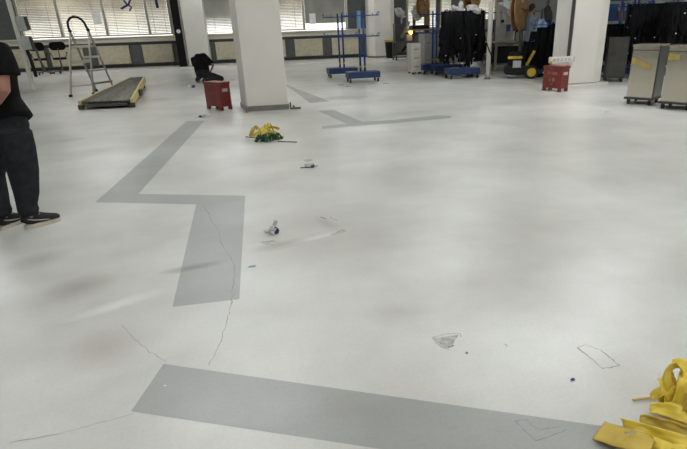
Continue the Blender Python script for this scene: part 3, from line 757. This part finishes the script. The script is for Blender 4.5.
# grey equipment seen between rack and pole
def shelf_unit(c,w,h,dp,label,items,seed,m='castor',rz=0,name='shelf_rack'):
    t=thing(name,label,'shelf',(c.x,c.y,0),rz)
    for x in (0,w):
        for y in (0,dp): MB().bx(x-.025,y-.025,0,x+.025,y+.025,h).build('upright',m,t)
    n=4
    for k in range(n): MB().bx(0,0,lerp(.2,h-.1,k/(n-1)),w,dp,lerp(.2,h-.1,k/(n-1))+.03).build('shelf',m,t)
    random.seed(seed); x=.05
    T=wm(t)
    for k in range(n-1):
        x=.05; z=lerp(.2,h-.1,k/(n-1))+.03
        while x<w-.35:
            ww=random.uniform(.2,.4); hh=random.uniform(.2,(h-.3)/(n-1)-.1)
            cn,mm=random.choice(items)
            o=MB().bx(-ww/2,0,0,ww/2,dp*.7,hh).bx(-ww/2-.008,-.008,hh-.04,ww/2+.008,dp*.7+.008,hh).build('storage_crate',mm,bevel=.006); o.location=T@V(x+ww/2,.05,z); o.rotation_euler=(0,0,rz)
            tag(o,cn+' crate on the '+label,'crate',cn+' crates on the '+label)
            x+=ww+.04
    return t
shelf_unit(G(480,70)+V(-1.1,.9,0),2.0,1.35,.6,'low shelf rack behind the black cables left of the pole',(('dark grey','grey_dark'),('black','black'),('grey','grey_cab')),3)
shelf_unit(G(470,64)+V(.9,.9,0),2.2,1.6,.6,'shelf rack behind the workbench',(('dark grey','grey_dark'),('black','black'),('blue','blue')),5)
shelf_unit(V(10.0,15.2,0),2.2,2.1,.6,'shelf rack behind the right column',(('blue','blue'),('black','black'),('grey','grey_cab'),('brown','brown')),6,'blue')
shelf_unit(V(12.1,14.3,0),2.4,2.3,.6,'shelf rack at far right behind the steel trolleys',(('blue','blue'),('white','white_cab'),('red','red'),('grey','grey_cab')),7,'blue')
shelf_unit(V(14.7,13.3,0),2.4,2.3,.6,'shelf rack at the right edge of the view',(('white','white_cab'),('red','red'),('blue','blue')),8,'blue')
shelf_unit(V(8.9,19.2,0),2.4,1.9,.6,'shelf rack deep in the hall near the window',(('grey','grey_cab'),('white','white_cab'),('dark grey','grey_dark')),10)
# partition panel at the back right
struct('wall_partition',MB().bx(10.5,21.5,0,XR-.01,21.7,ZC-.01),'grey_cab')
# blue crate under the trolleys
# ---------------------------------------------------------------- vacuum / compressor with yellow wheels
p=G(519,78); t=thing('wet_vacuum','black and yellow wheeled vacuum cleaner under the workbench','vacuum cleaner',(p.x,p.y-.0,0),R(-30))
MB().bx(-.34,-.18,.1,.2,.18,.3).build('chassis','black',t,bevel=.03)
MB().path([(-.08,0,.28),(-.08,0,.32),(-.08,0,.5)],[(.21,.19),(.2,.18),(.17,.16)],18).build('tank','black',t,smooth=True)
MB().path([(-.08,0,.5),(-.08,0,.58),(-.08,0,.62)],[(.18,.17),(.17,.16),(.1,.1)],18).build('motor_head','black',t)
MB().bx(-.3,-.19,.46,.02,-.172,.52).build('yellow_stripe','yellow',t)
MB().bx(-.18,-.2,.26,.0,-.18,.42).build('label_plate','grey_box',t)
for y in (-.2,.2):
    w_=MB().lathe((.24,y,.15),[(.05,-.03),(.15,-.03),(.15,.03),(.05,.03)],24,'Y').build('wheel','rubber',t)
    MB().lathe((.24,y+(-.035 if y<0 else .035),.15),[(.0,-.006),(.1,-.006),(.1,.006),(0,.006)],20,'Y').build('hubcap','yellow',w_)
MB().path([(.15,-.1,.3),(.3,-.1,.62),(.3,.1,.62),(.15,.1,.3)],.018,8).build('push_handle','yellow',t)
t.scale=(1.2,1.2,1.15); t.rotation_euler.z=R(-22)
# ---------------------------------------------------------------- people
def hand(mb,wr,dirv,palmn,side=1,s=1.0,curl=.5):
    d=Vector(dirv).normalized(); n=Vector(palmn); n=(n-d*n.dot(d)).normalized(); sd=d.cross(n)*side
    pc=wr+d*.045*s; mb.path([wr,wr+d*.03*s,wr+d*.085*s],[(.026*s,.02*s),(.04*s,.017*s),(.04*s,.014*s)],10,ref=n)
    for k,l in zip((-1.5,-.5,.5,1.5),(.058,.075,.082,.072)):
        b=wr+d*.08*s+sd*.021*k*s; p1=b+d*l*.45*s+n*.01*s*curl; p2=p1+d*l*.32*s+n*l*.3*s*curl; p3=p2+d*l*.15*s+n*l*.35*s*curl
        mb.path([b-d*.02*s,b,p1,p2,p3],[.0095*s,.0095*s,.009*s,.008*s,.007*s],8)
    b=wr+d*.03*s+sd*.035*s; mb.path([b-sd*.01*s,b+d*.02*s+sd*.018*s+n*.01*s,b+d*.05*s+sd*.024*s+n*.02*s,b+d*.07*s+sd*.02*s+n*.028*s],[.013*s,.011*s,.0095*s,.008*s],8)
def head(mb,c,face,up=(0,0,1),s=1.0):
    f=Vector(face).normalized(); u=Vector(up).normalized(); u=(u-f*u.dot(f)).normalized(); r=f.cross(u)
    m3=Matrix((r,f,u)).transposed(); e=m3.to_euler()
    mb.sph(c+u*.02*s,(.074*s,.092*s,.10*s),e,20); mb.sph(c-u*.045*s+f*.02*s,(.058*s,.068*s,.07*s),e,16)
    mb.path([c+f*.085*s+u*.02*s,c+f*.106*s-u*.015*s,c+f*.092*s-u*.028*s],[.008*s,.014*s,.012*s],8)   # nose
    mb.sph(c+f*.082*s-u*.06*s,(.026*s,.012*s,.01*s),e,8); mb.sph(c+f*.074*s-u*.098*s,(.028*s,.02*s,.018*s),e,8)
    for q in (-1,1): mb.sph(c+r*q*.076*s-u*.005*s,(.01*s,.02*s,.032*s),e,8)
    return r,f,u,e
def hair(par,c,r,f,u,e,s=1,long=False):
    h=MB(); h.sph(c+u*.035*s-f*.014*s,(.085*s,.098*s,.1*s),e,20)
    if long:
        h.path([c+u*.05*s-f*.03*s,c-u*.05*s-f*.045*s,c-u*.2*s-f*.06*s,c-u*.34*s-f*.06*s],[(.09*s,.08*s),(.1*s,.07*s),(.1*s,.06*s),(.07*s,.04*s)],16,ref=f)
    h.sph(c-u*.01*s-f*.055*s,(.072*s,.055*s,.08*s),e,14)
    h.build('hair','hair',par,remesh=.01,world=True)
def eyes(par,c,r,f,u,s=1):
    q=MB()
    for k in (-1,1): q.sph(c+f*.083*s+r*k*.032*s+u*.015*s,(.011*s,.011*s,.008*s),n=8)
    q.build('eyes','hair',par,world=True)
def shoe(par,heel,toe,zl=0,name='shoe',s=1):
    h=Vector(heel); t_=Vector(toe); d=(t_-h).normalized(); L_=(t_-h).length; sd=d.cross(V(0,0,1)).normalized()
    def ring(f,w,z0,z1): return (h+d*L_*f,w,z0,z1)
    up=MB(); P=[];Rr=[]
    for f,w,hh in ((.02,.028,.03),(.08,.037,.052),(.22,.039,.058),(.4,.038,.052),(.58,.042,.04),(.78,.045,.03),(.92,.038,.024),(.99,.022,.016)):
        P.append(h+d*L_*f+V(0,0,zl+.022+hh)); Rr.append((w*s,hh*s))
    up.path(P,Rr,14,ref=(0,0,1)); o=up.build(name,'shoe',par,world=True,smooth=True)
    so=MB(); outline=[]
    prof=((0,.018),(.04,.034),(.2,.039),(.42,.038),(.62,.046),(.8,.049),(.93,.04),(1.01,.016))
    outline=[h+d*L_*f+sd*w*s for f,w in prof]+[h+d*L_*f-sd*w*s for f,w in prof[::-1]]
    so.prism([(p.x,p.y) for p in outline],zl+.001,zl+.032); so.build('sole','sole',o,world=True,bevel=.004)
    lc=MB()
    for k in range(4):
        q=h+d*L_*(.38+.08*k)+V(0,0,zl+.125-.02*k); lc.path([q-sd*.028,q+V(0,0,.008),q+sd*.028],.005,6)
    lc.build('laces','lace',o,world=True)
    st=MB()
    for sg in (-1,1): st.path([h+d*L_*.1+sd*sg*.040+V(0,0,zl+.085),h+d*L_*.3+sd*sg*.0415+V(0,0,zl+.065),h+d*L_*.5+sd*sg*.0435+V(0,0,zl+.055),h+d*L_*.68+sd*sg*.046+V(0,0,zl+.045)],[.004,.006,.005,.003],6)
    st.build('side_stripe','lace',o,world=True)
    return o
# standing person at the left edge
fdp=4.06
J={}
for k,(u,v,f) in dict(ank1=(32,211,4.08),kne1=(23,170,4.02),hip1=(15,133,4.0),ank2=(6,214,4.12),kne2=(-11,174,4.15),hip2=(-1,131,4.2),pel=(6,122,4.1),wai=(1,100,4.1),che=(-6,70,4.1),nek=(-17,40,4.1),hed=(-27,10,4.12),sh1=(-2,50,3.93),el1=(4,90,3.86),wr1=(-20,119,3.9),sh2=(-14,50,4.28),el2=(-18,88,4.33),wr2=(-30,116,4.2)).items(): J[k]=At(u,v,f)
h1,t1=G(25.5,229),G(58.5,220.5); h2=G(0.5,230.5); t2=h2+(Matrix.Rotation(R(28),3,'Z')@(t1-h1).normalized())*.26
t1=h1+(t1-h1).normalized()*.268
J['ank1']=h1+(t1-h1)*.22+V(0,0,.11); J['ank2']=h2+(t2-h2)*.22+V(0,0,.11)
face=Vector((math.cos(R(40)),math.sin(R(40)),0)); lat=Vector((math.sin(R(40)),-math.cos(R(40)),0))
base=(h1+h2+t1+t2)/4
P_=thing('person','person in black t-shirt, loose charcoal trousers and black lace-up shoes standing at the left edge','person',(base.x,base.y,0),R(40))
b=MB()
b.path([J['pel']-V(0,0,.06),J['pel'],J['wai'],J['che'],J['che'].lerp(J['nek'],.6),J['nek']],[(.1,.15),(.12,.165),(.10,.14),(.115,.17),(.09,.15),(.05,.055)],20,ref=lat)
b.path([J['nek']-V(0,0,.04),J['nek'],J['hed']-V(0,0,.05)],[.06,.053,.05],12)
r_,f_,u_,e_=head(b,J['hed'],face)
for q in '12':
    b.path([J['hip'+q],J['hip'+q].lerp(J['kne'+q],.4),J['kne'+q],J['kne'+q].lerp(J['ank'+q],.35),J['ank'+q]],[.085,.08,.055,.058,.04],14)
    b.path([J['ank'+q],J['ank'+q]-V(0,0,.05)],[.038,.04],12)
    b.path([J['sh'+q],J['sh'+q].lerp(J['el'+q],.5),J['el'+q],J['el'+q].lerp(J['wr'+q],.3),J['wr'+q]],[.055,.05,.042,.043,.029],12)
    hand(b,J['wr'+q],J['wr'+q]-J['el'+q],-lat if q=='1' else lat,1 if q=='1' else -1)
b.build('body','skin',P_,remesh=.008,world=True)
hair(P_,J['hed'],r_,f_,u_,e_); eyes(P_,J['hed'],r_,f_,u_)
s=MB()
hem=At(10,121,4.06)
s.path([hem-V(0,0,.0),hem.lerp(J['wai'],.45)+V(0,0,.0),J['wai'],J['wai'].lerp(J['che'],.5),J['che'],J['che'].lerp(J['nek'],.55),J['nek']-V(0,0,.02)],[(.165,.20),(.145,.19),(.13,.175),(.13,.18),(.14,.19),(.115,.18),(.068,.075)],24,ref=lat)
for q,d_ in (('1',lat),('2',-lat)):
    e=J['sh'+q].lerp(J['el'+q],.66); s.path([J['sh'+q]-d_*.06+V(0,0,.0),J['sh'+q]+V(0,0,.0),J['sh'+q].lerp(J['el'+q],.33)+face*.02,e+face*.03],[.07,.083,.088,.093],16)
s.build('t_shirt','fabric_black',P_,remesh=.011,world=True)
s=MB()
s.path([J['pel']+V(0,0,.07),J['pel']-V(0,0,.02),(J['hip1']+J['hip2'])/2-V(0,0,.05)],[(.14,.18),(.15,.19),(.13,.18)],22,ref=lat)
for q in '12':
    a_=J['ank'+q]; k_=J['kne'+q]
    s.path([J['hip'+q]+V(0,0,.02),J['hip'+q].lerp(k_,.4),k_,k_.lerp(a_,.5),a_+V(0,0,.09),a_+V(0,0,.04),a_+V(0,0,.0)],[.118,.122,.112,.092,.076,.08,.06],18)
s.build('trousers','jean',P_,remesh=.011,world=True)
for a_,b_ in ((h1,t1),(h2,t2)): shoe(P_,a_,b_)
# crouching person
q=16.75
K={k:At(u,v,f) for k,(u,v,f) in dict(pel=(202.5,73.5,q),wai=(201.5,67,q+.12),che=(200.5,59,q+.4),nek=(200,58,q+.62),hed=(202,63,q+.78),shL=(193.5,59.5,q+.42),shR=(207,59,q+.42),elL=(195,67,q+.75),wrL=(199,70,q+.8),elR=(213.3,65.5,q+.3),wrR=(210.5,71.5,q+.45),hiL=(199.5,74,q),hiR=(206,74.5,q),knL=(200,76,q+.5),knR=(221.5,78.5,q-.1)).items()}
fL=G(197.5,83); fR=G(204,83); K['anL']=fL+V(0,.0,.09); K['anR']=fR+V(0,0,.09)
P_=thing('person','person in black t-shirt and dark trousers crouching with back turned, by the near red box','person',(fL+fR)/2)
b=MB()
b.path([K['pel']-V(0,0,.05),K['pel'],K['wai'],K['che'],K['nek']],[(.14,.12),(.16,.13),(.14,.11),(.17,.12),(.06,.06)],18,ref=(0,1,.3))
b.path([K['nek'],K['hed']],[.055,.055],10); r_,f_,u_,e_=head(b,K['hed'],(0.05,.6,-.8),(0,.8,.6))
for s_ in 'LR':
    b.path([K['sh'+s_],K['el'+s_],K['wr'+s_]],[.055,.045,.03],10)
    hand(b,K['wr'+s_],K['wr'+s_]-K['el'+s_],V(1,0,0) if s_=='L' else V(-1,0,0))
    b.path([K['hi'+s_],K['kn'+s_],K['an'+s_],K['an'+s_]-V(0,0,.05)],[.085,.055,.04,.035],12)
b.build('body','skin',P_,remesh=.014,world=True); hair(P_,K['hed'],r_,f_,u_,e_); eyes(P_,K['hed'],r_,f_,u_)
s=MB()
s.path([K['wai'].lerp(K['pel'],.75),K['wai'],K['wai'].lerp(K['che'],.5),K['che'],K['che'].lerp(K['nek'],.6),K['nek']],[(.23,.16),(.235,.17),(.25,.175),(.26,.17),(.2,.14),(.08,.08)],20,ref=(0,1,.3))
for s_ in 'LR': s.path([K['che'].lerp(K['sh'+s_],.6),K['sh'+s_],K['sh'+s_].lerp(K['el'+s_],.75)],[.09,.095,.085],14)
s.build('t_shirt','fabric_black',P_,remesh=.016,world=True)
s=MB(); s.path([K['pel']+V(0,0,.12),K['pel'],K['pel']-V(0,0,.13)],[(.19,.15),(.2,.17),(.16,.14)],18,ref=(0,1,.2))
for s_ in 'LR': s.path([K['hi'+s_],K['hi'+s_].lerp(K['kn'+s_],.5),K['kn'+s_],K['kn'+s_].lerp(K['an'+s_],.5),K['an'+s_]],[.12,.11,.085,.08,.06],14)
s.build('trousers','jean',P_,remesh=.016,world=True)
for h_ in (fL,fR): shoe(P_,h_-V(0,.08,0),h_+V(0,.2,0))
# two workers behind the cables
def worker(loc,rz,label,shirt,long,height=1.7,lean=0,arms=.5):
    t=thing('person',label,'person',loc,rz); k=height/1.7   # faces +y locally
    b=MB(); f=V(0,1,0)
    b.path([(0,0,.84*k),(0,0,.95*k),(0,0,1.1*k),(0,0,1.3*k),(0,0,1.4*k),(0,.0,1.46*k)],[(.14,.1),(.155,.105),(.125,.09),(.16,.105),(.14,.08),(.05,.05)],18,ref=(0,1,0))
    hc=V(0,.02,1.6*k); b.path([(0,0,1.44*k),(0,.01,1.54*k)],.05,10); r_,f_,u_,e_=head(b,hc,f)
    for s_ in (-1,1):
        b.path([(s_*.09,0,.88*k),(s_*.09,.01,.47*k),(s_*.09,-.01,.1)],[.085,.058,.04],12); b.path([(s_*.09,0,.1),(s_*.09,0,.05)],.038,10)
        w_=V(s_*.2,.34,1.12*k); el=V(s_*.25,.05,1.1*k); b.path([(s_*.19,0,1.37*k),el,w_],[.052,.042,.03],12); hand(b,w_,w_-el,V(-s_,0,-.3))
    b.build('body','skin',t,remesh=.012); 
    # hair/eyes in local
    h=MB(); h.sph(hc+u_*.035-f_*.014,(.087,.1,.102),e_,20); h.sph(hc-u_*.01-f_*.055,(.074,.056,.085),e_,14)
    if long: h.path([hc-f_*.04,hc-u_*.12-f_*.07,hc-u_*.26-f_*.1,hc-u_*.36-f_*.1],[(.12,.1),(.135,.09),(.13,.07),(.08,.04)],16,ref=(0,1,0))
    h.build('hair','hair',t,remesh=.012)
    ey=MB()
    for s_ in (-1,1): ey.sph(hc+V(s_*.032,.083,.015),(.011,.01,.008),n=8)
    ey.build('eyes','hair',t)
    s=MB(); s.path([(0,0,.82*k),(0,0,.95*k),(0,0,1.1*k),(0,0,1.3*k),(0,0,1.39*k),(0,0,1.45*k)],[(.185,.135),(.18,.13),(.15,.115),(.185,.13),(.16,.1),(.075,.07)],20,ref=(0,1,0))
    for s_ in (-1,1): s.path([(s_*.12,0,1.36*k),(s_*.2,0,1.35*k),(s_*.25,.05,1.1*k),(s_*.21,.28,1.12*k)],[.075,.078,.062,.05],14)
    s.build('shirt',shirt,t,remesh=.014)
    s=MB(); s.path([(0,0,.98*k),(0,0,.8*k)],[(.17,.12),(.175,.13)],18,ref=(0,1,0))
    for s_ in (-1,1): s.path([(s_*.09,0,.86*k),(s_*.1,.01,.47*k),(s_*.1,0,.07)],[.105,.08,.07],14)
    s.build('trousers','jean',t,remesh=.014)
    for s_ in (-1,1): 
        sp=MB(); P=[(s_*.1,y,.045) for y in (-.07,0,.1,.19)]; sp.path(P,[(.03,.04),(.038,.044),(.042,.035),(.025,.03)],12,ref=(0,0,1)); sp.build('shoe','shoe',t)
    return t
p=At(546.5,14,15.3); worker((p.x+.05,p.y+.05,0),R(12),'person with long black hair in light blue shirt, back turned, left of the right column','blue_shirt',True,1.84)
p=At(532,6,15.6); worker((p.x,p.y,0),R(-75),'person with short dark hair in grey shirt, in profile behind the large plywood reel','grey_shirt',False,1.93)
# ---------------------------------------------------------------- litter on the floor
def ribbon(pts,w,wdir,m,name='strip',parent=None,label=None,group=None,cat=None,th=.004,curl=.0,seed=0,tw=0,n=18,crumple=.0,taper=0):
    random.seed(seed); P=[Vector(p) for p in pts]; ph=[random.uniform(0,6) for _ in range(6)]
    def C(t):
        k=len(P)-1; x=min(t*k,k-1e-6); i=int(x); f=x-i
        p0=P[max(i-1,0)];p1=P[i];p2=P[i+1];p3=P[min(i+2,k)]
        return .5*((2*p1)+(p2-p0)*f+(2*p0-5*p1+4*p2-p3)*f*f+(3*p1-p0-3*p2+p3)*f**3)
    wd0=Vector(wdir).normalized()
    def fn(u,v):
        c=C(u); d=(C(min(1,u+.01))-C(max(0,u-.01))).normalized(); wd=(wd0-d*wd0.dot(d)).normalized(); wd=Matrix.Rotation(tw*u,3,d)@wd; nn=d.cross(wd)
        x=(v-.5)*2; ww=w*(1-taper*u)
        p=c+wd*x*ww/2+nn*(curl*(x*x-.5))+nn*crumple*(math.sin(13*u+ph[0]+2*x)+.6*math.sin(29*u+ph[1]-3*x)+.5*math.sin(7*x+ph[2]))
        p.z=max(p.z,.004); return p
    o=MB().grid(fn,n,6)
    q=o.build(name,m,parent,solid=th,smooth=True,world=bool(parent))
    if not parent:
        c=sum((v_.co for v_ in q.data.vertices),Vector())/len(q.data.vertices); c.z=min(v_.co.z for v_ in q.data.vertices)
        q.data.transform(Matrix.Translation(-c)); q.location=c; tag(q,label,cat,group)
    return q
# yellow heap, near right corner
def g(u,v,z=0): return G(u,v,z)
grp=None
YW='yellow_film';YD='yellow_dull'
def yl(pts,w,wdir,m,label,seed,**k): return ribbon(pts,w,wdir,m,'yellow_tape',label=label,cat='tape',seed=seed,**k)
ux=(g(640,430)-g(600,430)).normalized(); uy=V(-ux.y,ux.x,0)
# flat folded tab at the left
yl([g(599,430,.02),g(614,435,.035),g(632,440,.055),g(652,448,.06)],.105,g(605,414)-g(590,441)+V(0,0,.02),YD,'dull olive yellow folded flap, leftmost piece of the yellow heap',1,crumple=.0015,th=.005)
yl([g(622,425,.04),g(640,430,.06),g(662,438,.07),g(690,446,.08),g(730,455,.09)],.045,uy+V(0,0,.7),YW,'bright yellow folded band running along the front of the heap',2,crumple=.007,curl=.016,taper=-.5)
yl([g(640,418,.05),g(655,421,.05),g(680,430,.06),g(715,446,.06)],.028,uy*.5+V(0,0,1),YD,'darker yellow creased band behind the front band of the heap',3,crumple=.005,curl=.006,taper=-1)
yl([g(650,408,.03),g(668,410,.05),g(695,418,.06),g(730,425,.05)],.04,uy+V(0,0,.5),YW,'broad yellow band across the middle of the heap',4,crumple=.006,taper=-1.1,curl=.006)
yl([g(651,397,.01),g(660,391,.05),g(672,388,.08),g(690,392,.06)],.03,uy+V(0,0,.3),YW,'narrow yellow strip pointing left from the middle of the heap',5,crumple=.003,taper=-.9)
yl([g(660,400,.05),g(668,397,.03),g(674,407,.05),g(690,409,.05)],.035,uy*.4+V(0,0,1),YW,'short bright yellow fold under the tall loop of the heap',6,crumple=.004,curl=.008)
yl([g(669,408,.02),g(673,392,.08),g(668,375,.16),g(677,366,.19),g(688,372,.16),g(686,395,.08)],.07,ux+uy*.5,YW,'tall looping yellow band at the back of the heap',7,crumple=.004,curl=.004)
yl([g(664,379,.12),g(668,388,.11),g(674,399,.07),g(672,412,.03)],.055,ux,YW,'yellow band hanging down the left of the tall loop',8,crumple=.003,curl=.006)
yl([g(690,364,.16),g(683,380,.15),g(678,400,.08),g(674,414,.03)],.04,ux,YW,'yellow band folded straight down at the right picture edge',9,crumple=.002,curl=.008)
yl([g(684,402,.1),g(700,406,.1),g(720,412,.07)],.07,V(0,0,1)+uy*.4,YD,'pale yellow flap at the right picture edge, beside the tall loop',10,crumple=.002)
yl([g(645,446,.03),g(668,455,.05),g(700,462,.05)],.09,uy+V(0,0,.6),YW,'yellow crumpled band at the bottom edge of the picture',11,crumple=.006)
yl([g(668,425,.015),g(690,432,.015),g(730,440,.015)],.16,uy,YD,'wide dull yellow band lying flat underneath the heap',12,crumple=.003)
o=ribbon([g(632.5,400,.008),g(642,398.5,.01),g(655,397,.012)],.008,uy,YD,'yellow_tie',label='thin stiff yellow tie sticking out left of the heap',cat='tie',seed=1,n=6)
# metal clip
a=g(630,432,.075); o=MB().path([V(-.02,0,0),V(.02,-.006,.0)],.004,8).build('metal_clip','steel'); o.location=a; tag(o,'small shiny clip on the front yellow band','clip')
for (u,v,s_) in ((645,388,.003),(644,413,.004),(638,406,.002),(640,409,.003)):
    pass
# small yellow/green heap
c0=G(266,140); S=c0.length/7.4
t=thing('wire_offcut_heap','small heap of yellow and dark green strips in front of the big column','scrap heap',(c0.x,c0.y,0))
random.seed(21)
for k in range(26):
    a=random.uniform(0,2*PI); r0=random.uniform(0,.1); l=random.uniform(.08,.19); x=c0.x-.02+r0*math.cos(a); y=c0.y+r0*math.sin(a)*.7; z=random.uniform(.03,.2)
    dx,dy=math.cos(a)*l,math.sin(a)*l*.7
    ribbon([(x,y,z),(x+dx*.4,y+dy*.4,z+.04),(x+dx,y+dy,z*random.uniform(.1,1.1))],random.uniform(.035,.06),(random.uniform(-1,1),random.uniform(-1,1),random.uniform(0,1)),random.choice(('yellow_light','yellow_light','yellow_dull')),'yellow_strip',t,seed=k,th=.004,n=8,crumple=.003,tw=random.uniform(-1,1))
for k in range(16):
    a=random.uniform(PI*.98,PI*2.1); x=c0.x+.02+random.uniform(-.12,.16); y=c0.y-.09+random.uniform(-.06,.04); l=random.uniform(.06,.13)
    ribbon([(x,y,.05),(x+math.cos(a)*l*.5,y+math.sin(a)*l*.5,.09),(x+math.cos(a)*l,y+math.sin(a)*l*.6,.01)],random.uniform(.035,.06),(random.uniform(-1,1),random.uniform(-1,1),random.uniform(0,1)),'green_strip','green_strip',t,seed=k+50,th=.004,n=8,crumple=.003,tw=random.uniform(-1,1))
a=G(278,142.3); b=G(297,142.5); MB().path([V(a.x,a.y,.012),V(b.x,b.y,.006)],.006,6).build('wire_end','rubber',t,world=True)
a=G(246,138.2); MB().path([V(a.x,a.y,.02),V(c0.x-.1,c0.y+.03,.03)],.008,6).build('dark_wire','green_strip',t,world=True)
a=G(282,139); MB().box((a.x,a.y,.03),(.05,.03,.03)).build('pale_plug','yellow_light',t,world=True)
# crumpled wrappers
def wad(u,v,r,m,label,seed,m2=None,flat=.6,name='crumpled_wrapper'):
    random.seed(seed); p=G(u,v); b=MB(); bm=b.bm
    q=bmesh.ops.create_icosphere(bm,subdivisions=3,radius=1)
    from mathutils import noise
    for v_ in q['verts']:
        c=v_.co; d=1+.6*noise.noise(c*2.1+V(seed,0,0))+.3*noise.noise(c*5+V(0,seed,0)); v_.co=V(c.x*r*1.3*d,c.y*r*.8*d,max(0,(c.z*d+.8))*r*flat)
    o=b.build(name,m); o.location=(p.x,p.y,0); tag(o,label,'wrapper')
    if m2:
        k=MB(); q=bmesh.ops.create_icosphere(k.bm,subdivisions=2,radius=1)
        for v_ in q['verts']:
            c=v_.co; d=1+.5*noise.noise(c*2.7+V(seed+5,0,0)); v_.co=V(c.x*r*.8*d+r*.9,c.y*r*.6*d-r*.2,max(0,(c.z*d+.8))*r*flat*.9)
        k.build('blue_print','%s'%m2,o)
    return o
o=wad(272.5,234,.032,'white_plastic','crumpled white and navy wrapper on the floor in the middle, nearer the camera',3,'blue_mark',1.1)
MB().tube((-.06,0,.035),(.02,.01,.05),.018,10).build('rolled_end','paper',o); MB().box((.03,.02,.085),(.025,.02,.05),Euler((.3,.4,.2))).build('loose_tip','white_plastic',o)
o=wad(309,167.5,.038,'white_plastic','flattened white and blue wrapper in front of the yellow and green heap',5,'blue_scrap',.7)
MB().path([(-.1,-.01,.012),(0,-.03,.012),(.1,-.03,.02)],[(.004,.004),(.012,.006),(.004,.004)],6).build('dark_edge','dark_trim',o)
wad(191,87.8,.07,'white_plastic','white crumpled wrapper left of the crouching person and red box',6,'blue_mark',.7)
wad(206,117,.06,'white_plastic','white crumpled wrapper just in front of the near red box',7,None,.6)
wad(201.5,117.3,.035,'blue_mark','small navy scrap left of the wrapper in front of the near red box',8,None,.6,'scrap')
wad(219.5,118.4,.022,'paper','tiny white scrap right of the wrapper in front of the near red box',9,None,.4,'scrap')
wad(195.5,118,.02,'paper','tiny white scrap left of all scraps in front of the near red box',10,None,.4,'scrap')
wad(607,112.3,.03,'paper','small white scrap on the floor left of the steel trolleys',13,None,.3,'scrap')
o=wad(572.5,380,.0075,'blue_scrap','tiny blue scrap on the floor left of the large yellow heap',11,None,.6,'scrap')
o=wad(165,386,.0055,'paper','tiny white scrap on the dark floor stripe at lower left',12,None,.4,'scrap')
for u,v,lb in ((252,266.5,'faint blue scrap on the floor right of the grey stripe'),):
    a=G(u,v); o=MB().prism([(-.03,-.01),(.02,-.014),(.028,.008),(-.01,.012)],0,.002).build('scrap','roll'); o.location=(a.x,a.y,.0005); tag(o,lb,'scrap')
for k,(u,v) in enumerate(((348,86.5),(341,85),(371,83.8),(386,83.5),(213,79.5),(232,80),(213,100))):
    a=G(u,v); o=MB().prism([(-.09,-.02),(.02,-.035),(.1,.0),(.03,.02),(-.05,.03)],0,.004).build('dark_scrap','rubber'); o.location=(a.x,a.y,.0005)
    tag(o,'thin dark scrap lying on the floor below the nearest blue rack' if k<4 else 'thin dark scrap lying on the floor around the near red box','scrap','dark scraps below the blue racks' if k<4 else 'dark scraps around the near red box')
# ---------------------------------------------------------------- light
w=bpy.data.worlds.new('sky'); sc.world=w; w.use_nodes=True; nt=w.node_tree; bg=nt.nodes['Background']
bg.inputs['Color'].default_value=(1,.985,.95,1); bg.inputs['Strength'].default_value=2.6
sc.view_settings.view_transform='Standard'; sc.view_settings.look='None'; sc.view_settings.gamma=1; sc.view_settings.exposure=0
sc.view_settings.use_curve_mapping=False
sc.cycles.max_bounces=6 if hasattr(sc,'cycles') else 0
